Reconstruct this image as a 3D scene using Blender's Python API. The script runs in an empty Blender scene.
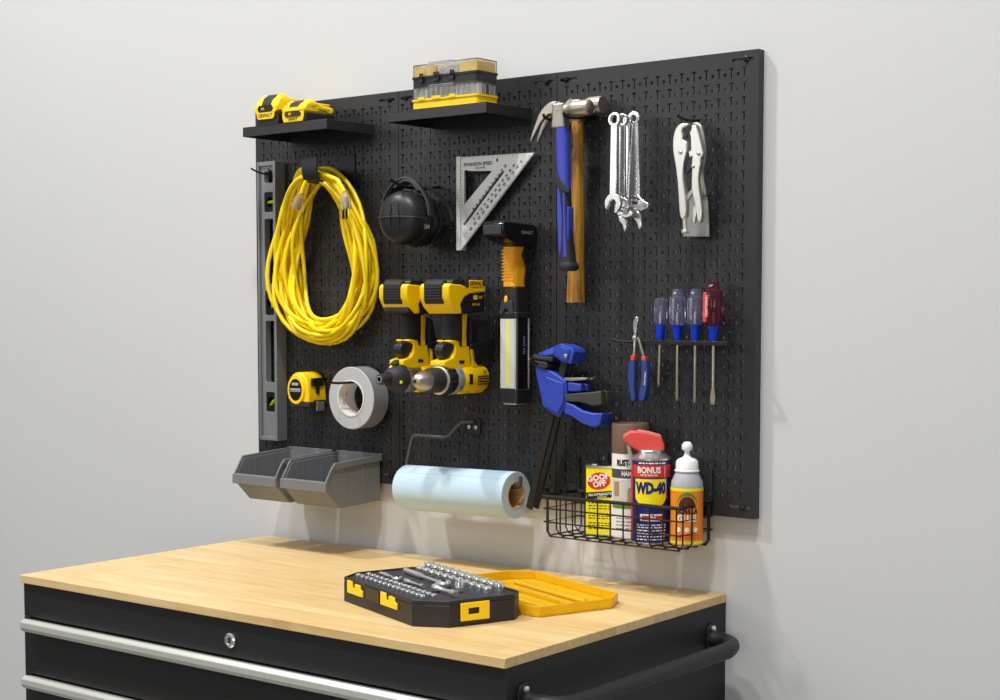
import bpy, bmesh, math, random
from mathutils import Vector, Matrix
from mathutils.geometry import tessellate_polygon
random.seed(7)
IN = .0254
OX, ZO = 25.0, 43.2          # board frame in inches: x along the wall, y = 0 on the wall (negative into the room), z = 0 at the board's lower edge
sc = bpy.context.scene
COL = sc.collection
pi = math.pi
V = Vector

# ------------------------------------------------------------------ camera (fitted)
F, YAW, PIT, CX, CY, CZ, SY = 1552.4487, 0.6773, -0.0648, 102.8983, -94.4446, 14.5664, 58.161
fw = V((-math.sin(YAW)*math.cos(PIT), math.cos(YAW)*math.cos(PIT), math.sin(PIT)))
rt = V((math.cos(YAW), math.sin(YAW), 0)); up = rt.cross(fw)
cam = bpy.data.cameras.new('camera'); co = bpy.data.objects.new('camera', cam); COL.objects.link(co)
cam.sensor_width = 36; cam.lens = F*36/1000; cam.shift_y = SY/1000; cam.clip_end = 60
co.matrix_world = Matrix(((rt.x, up.x, -fw.x, (CX-OX)*IN), (rt.y, up.y, -fw.y, CY*IN), (rt.z, up.z, -fw.z, (CZ+ZO)*IN), (0, 0, 0, 1)))
sc.camera = co

def at(px, py, Y):
    """point of the upright plane y = Y that stands behind a spot of the photograph"""
    d = fw + rt*((px-500)/F) - up*((py-350-SY)/F)
    t = (Y-CY)/d.y
    return (CX+t*d.x, CZ+t*d.z)
def atx(px, py, X):
    d = fw + rt*((px-500)/F) - up*((py-350-SY)/F)
    t = (X-CX)/d.x
    return (CY+t*d.y, CZ+t*d.z)
def zoomed(pts, ox, oy, s, Y):
    return [at(ox+x/s, oy+y/s, Y) for x, y in pts]

# ------------------------------------------------------------------ materials
def lin(h):
    r = []
    for i in (0, 2, 4):
        c = int(h[i:i+2], 16)/255
        r.append(c/12.92 if c <= .04045 else ((c+.055)/1.055)**2.4)
    return (*r, 1)
MC = {}
def mat(name, col, rough=.5, metal=0, var=.06, vs=40, bump=.0, bs=300, trans=0, ior=1.45, coat=0, alpha=1, spec=.5, sss=0):
    if name in MC: return MC[name]
    m = bpy.data.materials.new(name); m.use_nodes = True
    nt = m.node_tree; N = nt.nodes; L = nt.links
    b = N['Principled BSDF']
    c = lin(col) if isinstance(col, str) else col
    tc = N.new('ShaderNodeTexCoord')
    no = N.new('ShaderNodeTexNoise'); no.inputs['Scale'].default_value = vs; no.inputs['Detail'].default_value = 4
    L.new(tc.outputs['Object'], no.inputs['Vector'])
    mx = N.new('ShaderNodeMixRGB'); mx.inputs[1].default_value = tuple(x*(1-var) for x in c[:3])+(1,); mx.inputs[2].default_value = tuple(min(1, x*(1+var)) for x in c[:3])+(1,)
    L.new(no.outputs['Fac'], mx.inputs[0]); L.new(mx.outputs[0], b.inputs['Base Color'])
    b.inputs['Roughness'].default_value = rough; b.inputs['Metallic'].default_value = metal
    b.inputs['Transmission Weight'].default_value = trans; b.inputs['IOR'].default_value = ior
    b.inputs['Coat Weight'].default_value = coat; b.inputs['Alpha'].default_value = alpha
    b.inputs['Specular IOR Level'].default_value = spec
    if bump:
        n2 = N.new('ShaderNodeTexNoise'); n2.inputs['Scale'].default_value = bs; n2.inputs['Detail'].default_value = 3
        L.new(tc.outputs['Object'], n2.inputs['Vector'])
        bp = N.new('ShaderNodeBump'); bp.inputs['Strength'].default_value = bump; bp.inputs['Distance'].default_value = .001
        L.new(n2.outputs['Fac'], bp.inputs['Height']); L.new(bp.outputs[0], b.inputs['Normal'])
    MC[name] = m
    return m

def wood_block():
    m = bpy.data.materials.new('butcher_block_wood'); m.use_nodes = True
    nt = m.node_tree; N = nt.nodes; L = nt.links; b = N['Principled BSDF']
    tc = N.new('ShaderNodeTexCoord')
    br = N.new('ShaderNodeTexBrick'); br.inputs['Scale'].default_value = 1
    br.inputs['Brick Width'].default_value = .34; br.inputs['Row Height'].default_value = .038
    br.inputs['Mortar Size'].default_value = .0006; br.inputs['Mortar Smooth'].default_value = .6; br.offset = .37; br.squash = 1
    br.inputs['Color1'].default_value = lin('EBD3A0'); br.inputs['Color2'].default_value = lin('E0C38A'); br.inputs['Mortar'].default_value = lin('D8B87E')
    br.inputs['Bias'].default_value = -.1
    L.new(tc.outputs['Object'], br.inputs['Vector'])
    mp = N.new('ShaderNodeMapping'); mp.inputs['Scale'].default_value = (3, 45, 45); L.new(tc.outputs['Object'], mp.inputs[0])
    no = N.new('ShaderNodeTexNoise'); no.inputs['Scale'].default_value = 2.2; no.inputs['Detail'].default_value = 6; no.inputs['Roughness'].default_value = .6
    L.new(mp.outputs[0], no.inputs['Vector'])
    rp = N.new('ShaderNodeValToRGB'); rp.color_ramp.elements[0].position = .3; rp.color_ramp.elements[0].color = lin('DDB878'); rp.color_ramp.elements[1].position = .75; rp.color_ramp.elements[1].color = lin('FFFFFF')
    L.new(no.outputs['Fac'], rp.inputs[0])
    mx = N.new('ShaderNodeMixRGB'); mx.blend_type = 'MULTIPLY'; mx.inputs[0].default_value = .55
    L.new(br.outputs['Color'], mx.inputs[1]); L.new(rp.outputs[0], mx.inputs[2])
    L.new(mx.outputs[0], b.inputs['Base Color']); b.inputs['Roughness'].default_value = .42
    return m
def wood_handle():
    m = bpy.data.materials.new('varnished_hickory'); m.use_nodes = True
    nt = m.node_tree; N = nt.nodes; L = nt.links; b = N['Principled BSDF']
    tc = N.new('ShaderNodeTexCoord'); mp = N.new('ShaderNodeMapping'); mp.inputs['Scale'].default_value = (60, 60, 6); L.new(tc.outputs['Object'], mp.inputs[0])
    no = N.new('ShaderNodeTexNoise'); no.inputs['Scale'].default_value = 2; no.inputs['Detail'].default_value = 6; L.new(mp.outputs[0], no.inputs['Vector'])
    rp = N.new('ShaderNodeValToRGB'); e = rp.color_ramp.elements; e[0].position = .25; e[0].color = lin('8A5E1E'); e[1].position = .6; e[1].color = lin('D39A38')
    L.new(no.outputs['Fac'], rp.inputs[0]); L.new(rp.outputs[0], b.inputs['Base Color']); b.inputs['Roughness'].default_value = .35
    return m

WALLP = mat('painted_drywall', 'CDCDCC', .75, var=.012, vs=2.5, bump=.12, bs=220)
FLOORC = mat('grey_concrete', '77756F', .6, var=.12, vs=3, bump=.2, bs=60)
BLK = mat('black_powder_coat', '2B2B2D', .38, var=.05, bump=.08, bs=900)
BLKD = mat('black_cabinet_paint', '1E1D1E', .5, var=.05, bump=.12, bs=900)
WIREB = mat('black_wire_coating', '161414', .5)
PLK = mat('black_plastic', '222124', .42, var=.05)
PLKM = mat('matte_black_rubber', '2B2A2C', .62, var=.08, bump=.1, bs=700)
PLKG = mat('glossy_black_plastic', '17171A', .18)
GRY = mat('grey_plastic', '76777A', .5, var=.03)
CHAR = mat('charcoal_plastic', '34333A', .5, var=.04)
YEL = mat('yellow_plastic', 'FFD200', .4, var=.02)
YELC = mat('yellow_cord_jacket', 'FFE010', .38, var=.02)
LEMON = mat('lemon_label', 'FBE800', .45, var=.02)
GOLD = mat('golden_yellow_rubber', 'FDB515', .5, var=.03)
CHR = mat('polished_chrome', 'F0F0F0', .2, .92, var=.04)
NICK = mat('satin_nickel', 'E2DED6', .32, .85, var=.05)
STEEL = mat('worn_steel', 'BDB6AA', .42, 1, var=.14, vs=60, bump=.15, bs=200)
ALU = mat('machined_aluminium', 'F2F2F0', .45, .15, var=.03)
LEV = mat('brushed_level_aluminium', '909294', .42, .5, var=.04)
BLU = mat('cobalt_blue_plastic', '2D44AC', .45, var=.03)
BLUH = mat('violet_blue_grip', '4148B2', .5, var=.03, bump=.15, bs=500)
BLUG = mat('blue_dipped_grip', '2C3F86', .5, var=.03)
COLLAR = mat('royal_blue_collar', '1038C8', .3)
RED = mat('bright_red_plastic', 'E5402E', .4)
CORAL = mat('coral_red_plastic', 'F0554C', .4)
REDP = mat('red_print', 'DA2A22', .5)
WHT = mat('white_plastic', 'F2F1EE', .4, var=.02)
WHTP = mat('white_print', 'F0EFEA', .5, var=.02)
NAVY = mat('navy_blue_print', '16246E', .4)
ORG = mat('orange_print', 'F08A1E', .45)
GRN = mat('green_print', '5E8A2C', .5)
BRN = mat('brown_cap_plastic', '6B5544', .5, var=.03)
TAUPE = mat('taupe_print', 'A38C74', .55)
DKG = mat('dark_grey_print', '4B4A4A', .5)
BLKP = mat('black_print', '111112', .5)
SILP = mat('silver_print', 'B9BABD', .4, .3)
PAPER = mat('light_blue_shop_paper', 'BAD2E0', .85, var=.02, bump=.25, bs=400)
CARD = mat('brown_cardboard', 'C9A26A', .8, var=.06)
DUCT = mat('silver_duct_tape', '8B8D8F', .5, .15, var=.04)
DUCTE = mat('duct_tape_edge', 'B4B6B8', .6, var=.05)
CORE = mat('white_card_core', 'DEDAD4', .7)
CLEAR = mat('clear_plastic', 'F4F6F8', .08, trans=1, ior=1.3)
CLEARB = mat('clear_acetate', 'C6C8E6', .08, trans=.9, ior=1.3)
REDCL = mat('red_clear_acetate', '984458', .08, trans=.85, ior=1.3)
AMB = mat('translucent_yellow_plastic', 'FFCC20', .3, trans=.35, ior=1.3)
LIDM = mat('clear_organizer_lid', 'FFFFFF', .08, trans=.94, ior=1.25)
PLUGM = mat('smoky_clear_vinyl', 'E6DCC0', .15, trans=.75, ior=1.2)
LENS = mat('frosted_lens', 'D6D8D4', .35, trans=.1)
LEDY = mat('yellow_led_strip', 'E8E850', .4)
VIAL = mat('lime_level_fluid', 'B8C820', .2, trans=.3)
TINM = mat('tinplate', 'C9C9C6', .28, .9)
HAZE = mat('milky_bottle', 'C4C6CC', .35, trans=.25)
COPPER = mat('brass_contacts', 'C89A5A', .3, 1)
BLOCK = wood_block(); HICK = wood_handle()

# ------------------------------------------------------------------ mesh builder
GM = Matrix()
class MB:
    def __init__(s): s.v = []; s.f = []; s.mi = []; s.ms = []; s.M = GM.copy(); s.cur = 0
    def mat(s, m):
        if m not in s.ms: s.ms.append(m)
        s.cur = s.ms.index(m); return s
    def add(s, vs, fs):
        b = len(s.v); s.v += [s.M @ V(v) for v in vs]; s.f += [tuple(b+i for i in f) for f in fs]; s.mi += [s.cur]*len(fs); return s
    def box(s, x0, x1, y0, y1, z0, z1):
        return s.add([(x, y, z) for z in (z0, z1) for y in (y0, y1) for x in (x0, x1)],
                     [(0, 1, 3, 2), (4, 6, 7, 5), (0, 4, 5, 1), (2, 3, 7, 6), (0, 2, 6, 4), (1, 5, 7, 3)])
    def prism(s, o, a0, a1, axis='y', holes=(), top=None):
        """outline o of (u, v) pairs pushed along an axis: y -> (u,*,v), z -> (u,v,*), x -> (*,u,v)"""
        def P(u, v, a): return (u, a, v) if axis == 'y' else (u, v, a) if axis == 'z' else (a, u, v)
        loops = [list(o)]+[list(h) for h in holes]
        flat = [p for l in loops for p in l]; n = len(flat)
        vs = [P(u, v, a0) for u, v in flat]+[P(u, v, a1) for u, v in (top or flat)]
        fs = []
        if holes:
            for t in tessellate_polygon([[V((u, v, 0)) for u, v in l] for l in loops]):
                fs.append(tuple(t)); fs.append(tuple(i+n for i in reversed(t)))
        else:
            fs += [tuple(range(n)), tuple(range(2*n-1, n-1, -1))]
        k = 0
        for l in loops:
            m = len(l)
            for i in range(m):
                j = (i+1) % m; fs.append((k+i, k+j, k+j+n, k+i+n))
            k += m
        return s.add(vs, fs)
    def lathe(s, prof, c, axis=(0, 0, 1), n=32, flute=0, nf=0, closed=False, sx=1, a0=0):
        """profile of (radius, height along axis) pairs around centre c"""
        ax = V(axis).normalized(); t = V((1, 0, 0)) if abs(ax.x) < .9 else V((0, 1, 0))
        u = (t-ax*t.dot(ax)).normalized(); w = ax.cross(u); c = V(c); vs = []; fs = []
        for r, h in prof:
            for i in range(n):
                a = 2*pi*i/n+a0; rr = r*(1-flute*max(0, math.cos(nf*a))**2) if nf else r
                vs.append(c+ax*h+u*(rr*math.cos(a)*sx)+w*(rr*math.sin(a)))
        m = len(prof)
        for k in range(m-1 if not closed else m):
            k2 = (k+1) % m
            for i in range(n):
                j = (i+1) % n; fs.append((k*n+i, k*n+j, k2*n+j, k2*n+i))
        if not closed:
            if prof[0][0] > 1e-4: fs.append(tuple(range(n)))
            if prof[-1][0] > 1e-4: fs.append(tuple((m-1)*n+i for i in range(n)))
        return s.add(vs, fs)
    def cyl(s, c, axis, r, h, n=24): return s.lathe([(r, 0), (r, h)], c, axis, n)
    def ball(s, c, rx, ry, rz, n=24, m=14):
        M0 = s.M; s.M = M0 @ Matrix.Translation(c) @ Matrix.Diagonal((rx, ry, rz, 1))
        s.lathe([(max(1e-5, math.sin(pi*k/m)), -math.cos(pi*k/m)) for k in range(m+1)], (0, 0, 0), (0, 0, 1), n); s.M = M0; return s
    def tube(s, pts, r, closed=False, n=8, flat=None):
        """round section (or flat=(w,h) rectangle) swept along a path; r may be a list"""
        pts = [V(p) for p in pts]; m = len(pts); vs = []; fs = []
        nrm = None
        for i, p in enumerate(pts):
            a = pts[(i-1) % m] if (closed or i) else p; b = pts[(i+1) % m] if (closed or i < m-1) else p
            t = (b-a).normalized()
            if nrm is None:
                nrm = V((0, 1, 0)) if abs(t.y) < .8 else V((0, 0, 1))
            nrm = (nrm-t*nrm.dot(t)).normalized(); bi = t.cross(nrm)
            rr = r[i] if isinstance(r, (list, tuple)) else r
            if flat:
                for q, w in ((-1, -1), (1, -1), (1, 1), (-1, 1)): vs.append(p+nrm*q*flat[0]/2+bi*w*flat[1]/2)
            else:
                for k in range(n): vs.append(p+nrm*math.cos(2*pi*k/n)*rr+bi*math.sin(2*pi*k/n)*rr)
        q = 4 if flat else n
        for i in range(m if closed else m-1):
            for k in range(q):
                j = (k+1) % q; i2 = (i+1) % m; fs.append((i*q+k, i*q+j, i2*q+j, i2*q+k))
        if not closed: fs += [tuple(range(q)), tuple((m-1)*q+k for k in range(q))]
        return s.add(vs, fs)
    def text(s, t, size, fn, bold=0, sx=1, spacing=1):
        vs, fs = glyphs(t, bold, spacing)
        return s.add([fn(x*size*sx, y*size) for x, y in vs], fs)
    def build(s, name, m=None, parent=None, loc=None, bevel=0, smooth=35, seg=2):
        o0 = V(parent['o']) if parent is not None and 'o' in parent else V(loc if loc else (OX, 0, -ZO))
        me = bpy.data.meshes.new(name)
        me.from_pydata([(v-o0)*IN for v in s.v], [], s.f)
        ms = s.ms if s.ms else [m]
        if s.ms and m is not None and m not in ms: ms = ms
        for q in ms: me.materials.append(q)
        if len(ms) > 1:
            for p, i in zip(me.polygons, s.mi): p.material_index = i
        bm = bmesh.new(); bm.from_mesh(me); bmesh.ops.recalc_face_normals(bm, faces=bm.faces); bm.to_mesh(me); bm.free()
        if smooth:
            me.polygons.foreach_set('use_smooth', [True]*len(me.polygons)); me.set_sharp_from_angle(angle=math.radians(smooth))
        o = bpy.data.objects.new(name, me); COL.objects.link(o)
        if parent is not None: o.parent = parent
        else: o.location = ((o0.x-OX)*IN, o0.y*IN, (o0.z+ZO)*IN)
        o['o'] = tuple(o0)
        if bevel:
            b = o.modifiers.new('bevel', 'BEVEL'); b.width = bevel*IN; b.segments = seg; b.limit_method = 'ANGLE'; b.angle_limit = math.radians(40); b.harden_normals = False
        return o
GC = {}
def glyphs(t, bold, spacing):
    k = (t, bold, spacing)
    if k not in GC:
        c = bpy.data.curves.new('letters', 'FONT'); c.body = t; c.size = 1; c.align_x = 'CENTER'; c.align_y = 'CENTER'; c.offset = bold; c.resolution_u = 2; c.space_character = spacing
        o = bpy.data.objects.new('letters', c); COL.objects.link(o)
        dg = bpy.context.evaluated_depsgraph_get(); dg.update(); e = o.evaluated_get(dg); me = e.to_mesh()
        GC[k] = ([(v.co.x, v.co.y) for v in me.vertices], [tuple(p.vertices) for p in me.polygons])
        e.to_mesh_clear(); bpy.data.objects.remove(o); bpy.data.curves.remove(c)
    return GC[k]
def flat_fn(p, u, v): p, u, v = V(p), V(u).normalized(), V(v).normalized(); return lambda x, y: p+u*x+v*y
def cyl_fn(cx, cy, z, r, phi): return lambda x, y: V((cx+r*math.sin(phi+x/r), cy-r*math.cos(phi+x/r), z+y))
def tag(o, label, cat, group=None, kind=None):
    if label: o['label'] = label
    if cat: o['category'] = cat
    if group: o['group'] = group
    if kind: o['kind'] = kind
    return o
def thing(name, label, cat, loc, group=None):
    o = bpy.data.objects.new(name, None); COL.objects.link(o); o.empty_display_size = .02
    o.location = ((loc[0]-OX)*IN, loc[1]*IN, (loc[2]+ZO)*IN); o['o'] = tuple(loc)
    return tag(o, label, cat, group)
def copy_tree(o, parent=None, d=None):
    c = o.copy(); COL.objects.link(c); c.parent = parent
    if d is not None:
        c.location = o.location+V(d)*IN; c['o'] = tuple(V(o['o'])+V(d))
    for ch in list(o.children): copy_tree(ch, c)
    return c
def rect(x0, x1, z0, z1): return [(x0, z0), (x1, z0), (x1, z1), (x0, z1)]
def rrect(x0, x1, z0, z1, r, n=4):
    o = []
    for cx, cz, a in ((x1-r, z0+r, -90), (x1-r, z1-r, 0), (x0+r, z1-r, 90), (x0+r, z0+r, 180)):
        for k in range(n+1):
            t = math.radians(a+90*k/n); o.append((cx+r*math.cos(t), cz+r*math.sin(t)))
    return o
def ring(cx, cz, r, n=16): return [(cx+r*math.cos(2*pi*k/n), cz+r*math.sin(2*pi*k/n)) for k in range(n)]
def spline(pts, n=6, closed=False):
    P = [V(p) for p in pts]; m = len(P); out = []
    for i in range(m if closed else m-1):
        a, b, c, d = (P[(i-1) % m] if closed or i else P[0]), P[i], P[(i+1) % m], (P[(i+2) % m] if closed or i < m-2 else P[-1])
        for k in range(n):
            t = k/n; out.append(.5*((2*b)+(c-a)*t+(2*a-5*b+4*c-d)*t*t+(3*b-a-3*c+d)*t**3))
    if not closed: out.append(P[-1])
    return out
def sm2(pts, n=4): return [(p.x, p.y) for p in spline([(a, b, 0) for a, b in pts], n, True)]
ORD = ['first', 'second', 'third', 'fourth', 'fifth', 'sixth', 'seventh', 'eighth', 'ninth', 'tenth', 'eleventh', 'twelfth', 'thirteenth', 'fourteenth', 'fifteenth', 'sixteenth']

# ------------------------------------------------------------------ setting
FZ = -ZO
w = MB().box(-170, 190, 0, 4, FZ, 60).build('wall_back', WALLP, loc=(OX, 0, FZ)); tag(w, None, None, kind='structure')
f = MB().box(-170, 190, -200, 4, FZ-2, FZ).build('floor', FLOORC, loc=(OX, -90, FZ)); tag(f, None, None, kind='structure')

# ------------------------------------------------------------------ pegboard panels
BF = -.75
def pegboard(x0, x1, tx0, label):
    t = thing('pegboard_panel', label, 'pegboard', ((x0+x1)/2, 0, 0), 'steel pegboard panels side by side')
    g = .03; a, b = x0+g, x1-g
    holes = []
    for k in range(30):
        zt = 30.93-k
        for i in range(16):
            x = tx0+i
            holes.append([(x-.05, zt-.7), (x+.05, zt-.7), (x+.05, zt-.12), (x+.17, zt-.12), (x+.17, zt), (x-.17, zt), (x-.17, zt-.12), (x-.05, zt-.12)])
            if i < 15: holes.append(ring(x+.5, zt-.46, .125, 10))
    slots = []
    for z in (31.4, .75):
        slots += [rrect(x0+.3, x0+1.9, z-.11, z+.11, .1, 3), rrect(x1-2.1, x1-.3, z-.11, z+.11, .1, 3)]
    mb = MB()
    # tessellate in cells so that every polygon stays small
    def cell(u0, u1, v0, v1, hs):
        mb.prism(rect(u0, u1, v0, v1), BF, BF+.06, 'y', hs) if hs else mb.box(u0, u1, BF, BF+.06, v0, v1)
    xs = [tx0-.25+i for i in range(16)]
    for k in range(30):
        zt = 30.93-k; hi = zt+.15; lo = hi-1
        for i in range(16):
            u0 = tx0-.25+i; u1 = u0+1 if i < 15 else u0+.5
            hs = [h for h in holes[(k*31+i*2):(k*31+i*2+(2 if i < 15 else 1))]]
            cell(u0, u1, lo, hi, hs)
    ztop, zbot = 31.08, 1.08
    cell(a, tx0-.25, zbot, ztop, []); cell(tx0+15.25, b, zbot, ztop, [])
    cell(a, b, ztop, 32, slots[:2]); cell(a, b, 0, zbot, slots[2:])
    mb.box(a, a+.06, BF+.06, 0, 0, 32).box(b-.06, b, BF+.06, 0, 0, 32).box(a+.06, b-.06, BF+.06, 0, 31.94, 32).box(a+.06, b-.06, BF+.06, 0, 0, .06)
    mb.build('perforated_sheet', BLK, t, smooth=0)
    for z in (31.4, .75):
        for x in (x0+.85, x1-.95):
            s = MB().lathe([(.04, -.02), (.2, -.03), (.24, .02), (.2, .12), (.1, .17), (0, .18)], (x, BF, z), (0, -1, 0), 16).build('screw', PLKG, t)
    return t
pegboard(0, 17, 1.05, 'black perforated steel pegboard panel on the left, behind the coiled yellow cord')
pegboard(17, 33, 17.45, 'black perforated steel pegboard panel in the middle, behind the drills and the silver square')
pegboard(33, 50, 33.9, 'black perforated steel pegboard panel on the right, behind the hammers and screwdrivers')

# ------------------------------------------------------------------ shelves
def shelf(x0, x1, label):
    t = thing('metal_shelf', label, 'shelf', ((x0+x1)/2, BF, 29.5), 'small black shelves at the top of the pegboard')
    y0 = -6.2; T = .07
    MB().box(x0, x1, y0, BF-.01, 29.5-T, 29.5).box(x0, x1, y0, y0+T, 28.72, 29.5-T).build('tray', BLK, t, bevel=.02)
    for x in (x0, x1-T): MB().prism([(y0+T, 29.43), (BF-.02, 29.43), (BF-.02, 28.72), (y0+T, 28.72)], x, x+T, 'x').build('side_flange', BLK, t)
    MB().box(x0+T, x1-T, BF-.08, BF-.02, 28.3, 29.42).build('back_flange', BLK, t)
shelf(4.45, 14.3, 'left short black metal shelf carrying the two yellow batteries')
shelf(20.75, 30.65, 'right short black metal shelf carrying the stacked parts organizers')

# ------------------------------------------------------------------ batteries
def battery(mb_t, M, h, low, name_parent):
    """slide battery: width along x (3.0), length along y (front at y=0 toward the viewer, back at +4.5), height h; frame M"""
    p = name_parent
    wd = 2.7
    b = MB(); b.M = M
    b.prism([(-wd/2, 0), (wd/2, 0), (wd/2, .0), (wd/2, h*.55), (-wd/2, h*.55)][0:2]+[(wd/2+.02, .25), (wd/2, h*.5), (-wd/2, h*.5), (-wd/2-.02, .25)], .12, 3.5, 'y')
    b.build('lower_housing', PLK, p, bevel=.14)
    c = MB(); c.M = M
    c.prism([(0, h*.46), (3.2, h*.46), (3.5, h*.6), (3.4, h*.78), (2.2, h*.82), (1.5, h*.95), (.75, h*.97), (.35, h*.86), (0, h*.62)], -wd/2+.03, wd/2-.03, 'x')
    c.build('upper_housing', YEL, p, bevel=.16)
    r = MB(); r.M = M
    r.box(-.85, .85, 1.9, 3.3, h*.8, h*.93).box(-1.0, 1.0, 1.9, 3.3, h*.86, h*.94)
    r.build('slide_rail', YEL, p, bevel=.05)
    for sx in (-1, 1):
        r = MB(); r.M = M; r.ball((sx*(wd/2-.42), 1.05, h*.8), .45, .75, h*.26); r.build('shoulder_dome', YEL, p)
    r = MB(); r.M = M
    r.prism([(.02, h*.66), (.3, h*.9), (.8, h*1.035), (1.35, h*1.02), (1.35, h*.95), (.8, h*.94), (.4, h*.8), (.1, h*.6)], -.55, .55, 'x')
    r.build('release_button', PLK, p, bevel=.04)
    # face: fuel gauge window and name plate
    g = MB(); g.M = M
    if low: g.prism([(-.95, .75), (-.75, .55), (.75, .55), (.95, .75), (.75, .98), (-.75, .98)], -.06, .05, 'y')
    else: g.prism([(-.95, 1.42), (-.75, 1.15), (.75, 1.15), (.95, 1.42), (.75, 1.7), (-.75, 1.7)], -.06, .05, 'y')
    g.build('gauge_window', PLKG, p, bevel=.02)
    g = MB(); g.M = M
    if low:
        g.prism([(-1.25, .5), (-1.1, .12), (1.1, .12), (1.25, .5), (1.25, h*.7), (-1.25, h*.7)], .03, .1, 'y')
    else:
        g.prism([(-1.0, .68), (-.85, .55), (.85, .55), (1.0, .68), (1.08, h*.42), (1.32, h*.46), (1.32, h*.62), (-1.32, h*.62), (-1.32, h*.46), (-1.08, h*.42)], -.03, .1, 'y')
    g.build('name_plate', YEL, p, bevel=.03)
    g = MB(); g.M = M
    z = .32 if low else .85
    g.text('DEWALT', .26 if low else .4, flat_fn((0, .0 if low else -.045, z), (1, 0, 0), (0, 0, 1)), .02)
    g.build('lettering', BLKP, p, smooth=0)
    g = MB(); g.M = M
    gz = .76 if low else 1.42
    g.box(-.45, -.1, -.085, -.062, gz-.1, gz+.1); g.build('gauge_label', mat('gauge_orange', 'E08A20', .5), p, smooth=0)
    g = MB(); g.M = M
    g.text('DEWALT', .3, flat_fn((wd/2+.0, 2.2, h*.6), (0, 1, 0), (0, 0, 1)), .02); g.build('side_lettering', BLKP, p, smooth=0)
t = thing('power_tool_battery', 'tall yellow and black battery pack at the left end of the left shelf', 'battery', (6.6, -3.7, 29.5), 'battery packs on the left shelf')
battery(None, Matrix.Translation((6.75, -5.75, 29.5)), 2.55, False, t)
t = thing('power_tool_battery', 'low yellow battery pack to the right of the taller battery on the shelf', 'battery', (10.2, -3.7, 29.5), 'battery packs on the left shelf')
battery(None, Matrix.Translation((9.95, -5.75, 29.5)), 1.85, True, t)

# ------------------------------------------------------------------ parts organizers
def organizer(z, h1, h2, basem, label, upper):
    t = thing('parts_organizer', label, 'organizer', (26, -4.4, z), 'parts organizers stacked on the right shelf')
    x0, x1, y0, y1 = 22.9, 29.35, -5.65, -3.2
    o = rrect(x0, x1, y0, y1, .25); i_ = rrect(x0+.1, x1-.1, y0+.1, y1-.1, .2)
    b = MB(); b.prism(o, z, z+.08, 'z'); b.prism(o, z+.08, z+h1, 'z', [i_]); b.prism(rrect(x0-.07, x1+.07, y0-.07, y1+.07, .28), z+h1-.15, z+h1, 'z', [i_])
    b.build('base', basem, t, bevel=.02)
    l = MB(); l.prism(o, z+h1+.01, z+h1+h2-.07, 'z', [i_]); l.prism(o, z+h1+h2-.07, z+h1+h2, 'z')
    l.build('lid', LIDM, t, bevel=.02)
    nx = 7
    if upper:
        for k, (a, c) in enumerate(((.15, 1.0), (1.4, 2.3), (4.6, 6.3))):
            d = MB(); A, B = x0+a, x0+c
            d.box(A, B, y0+.15, y1-.15, z+.1, z+.16)
            d.prism(rect(A, B, y0+.15, y1-.15), z+.16, z+h1+h2-.16, 'z', [rect(A+.05, B-.05, y0+.2, y1-.2)])
            d.build('bin_cup', YEL, t, bevel=.015)
        d = MB()
        for k in range(10): d.box(x0+2.5+k*.2, x0+2.57+k*.2, y0+.2, y1-.2, z+.12, z+h1+h2-.3)
        d.build('divider_comb', WHT, t)
    else:
        for k in range(13):
            x = x0+.3+k*.5
            d = MB().box(x, x+.06, y0+.13, y0+.6, z+h1+.05, z+h1+h2-.14); d.build('divider', WHT, t)
        for k in range(4):
            y = y0+.5+k*.55
            MB().box(x1-.6, x1-.16, y, y+.06, z+h1+.05, z+h1+h2-.14).build('divider', WHT, t)
        MB().box(x0+.15, x1-.15, y0+1.4, y0+1.5, z+.1, z+h1+h2-.16).build('long_divider', CHAR, t)
        for k in range(14):
            x = x0+.35+k*.46; d = MB().lathe([(.03, 0), (.13, .0), (.13, .12), (.05, .14), (.05, .75), (0, .8)], (x, y0+.5, z+h1-.25+random.random()*.2), (0, 0, 1), 8).build('screw', NICK, t)
    for k, x in enumerate((x0+1.05, x0+2.55, x0+4.1)):
        d = MB(); wd = .34 if k != 1 else .5
        if upper: d.prism(rect(x-wd/2, x+wd/2, z+h1-.5, z+h1+.22), y0-.2, y0-.085, 'y', [rect(x-wd/4, x+wd/4, z+h1-.25, z+h1+.02)])
        else: d.prism(rect(x-wd/2-.15, x+wd/2+.15, z+h1-.1, z+h1+.14), y0-.12, y0-.085, 'y')
        d.build('latch', PLK if upper else YEL, t, bevel=.03)
    d = MB(); d.tube([(x0+1.9, y0-.07, z+h1+h2-.1), (x0+1.95, y0-.22, z+h1+h2-.05), (x0+4.3, y0-.22, z+h1+h2-.05), (x0+4.35, y0-.07, z+h1+h2-.1)], .07, flat=(.1, .2)); d.build('carry_handle', LIDM, t)
    return t
organizer(29.5, .78, .92, YEL, 'yellow-based clear-lidded parts organizer at the bottom of the stack', False)
organizer(31.21, .76, .9, PLK, 'black-based parts organizer with yellow cups on top of the stack', True)

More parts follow.
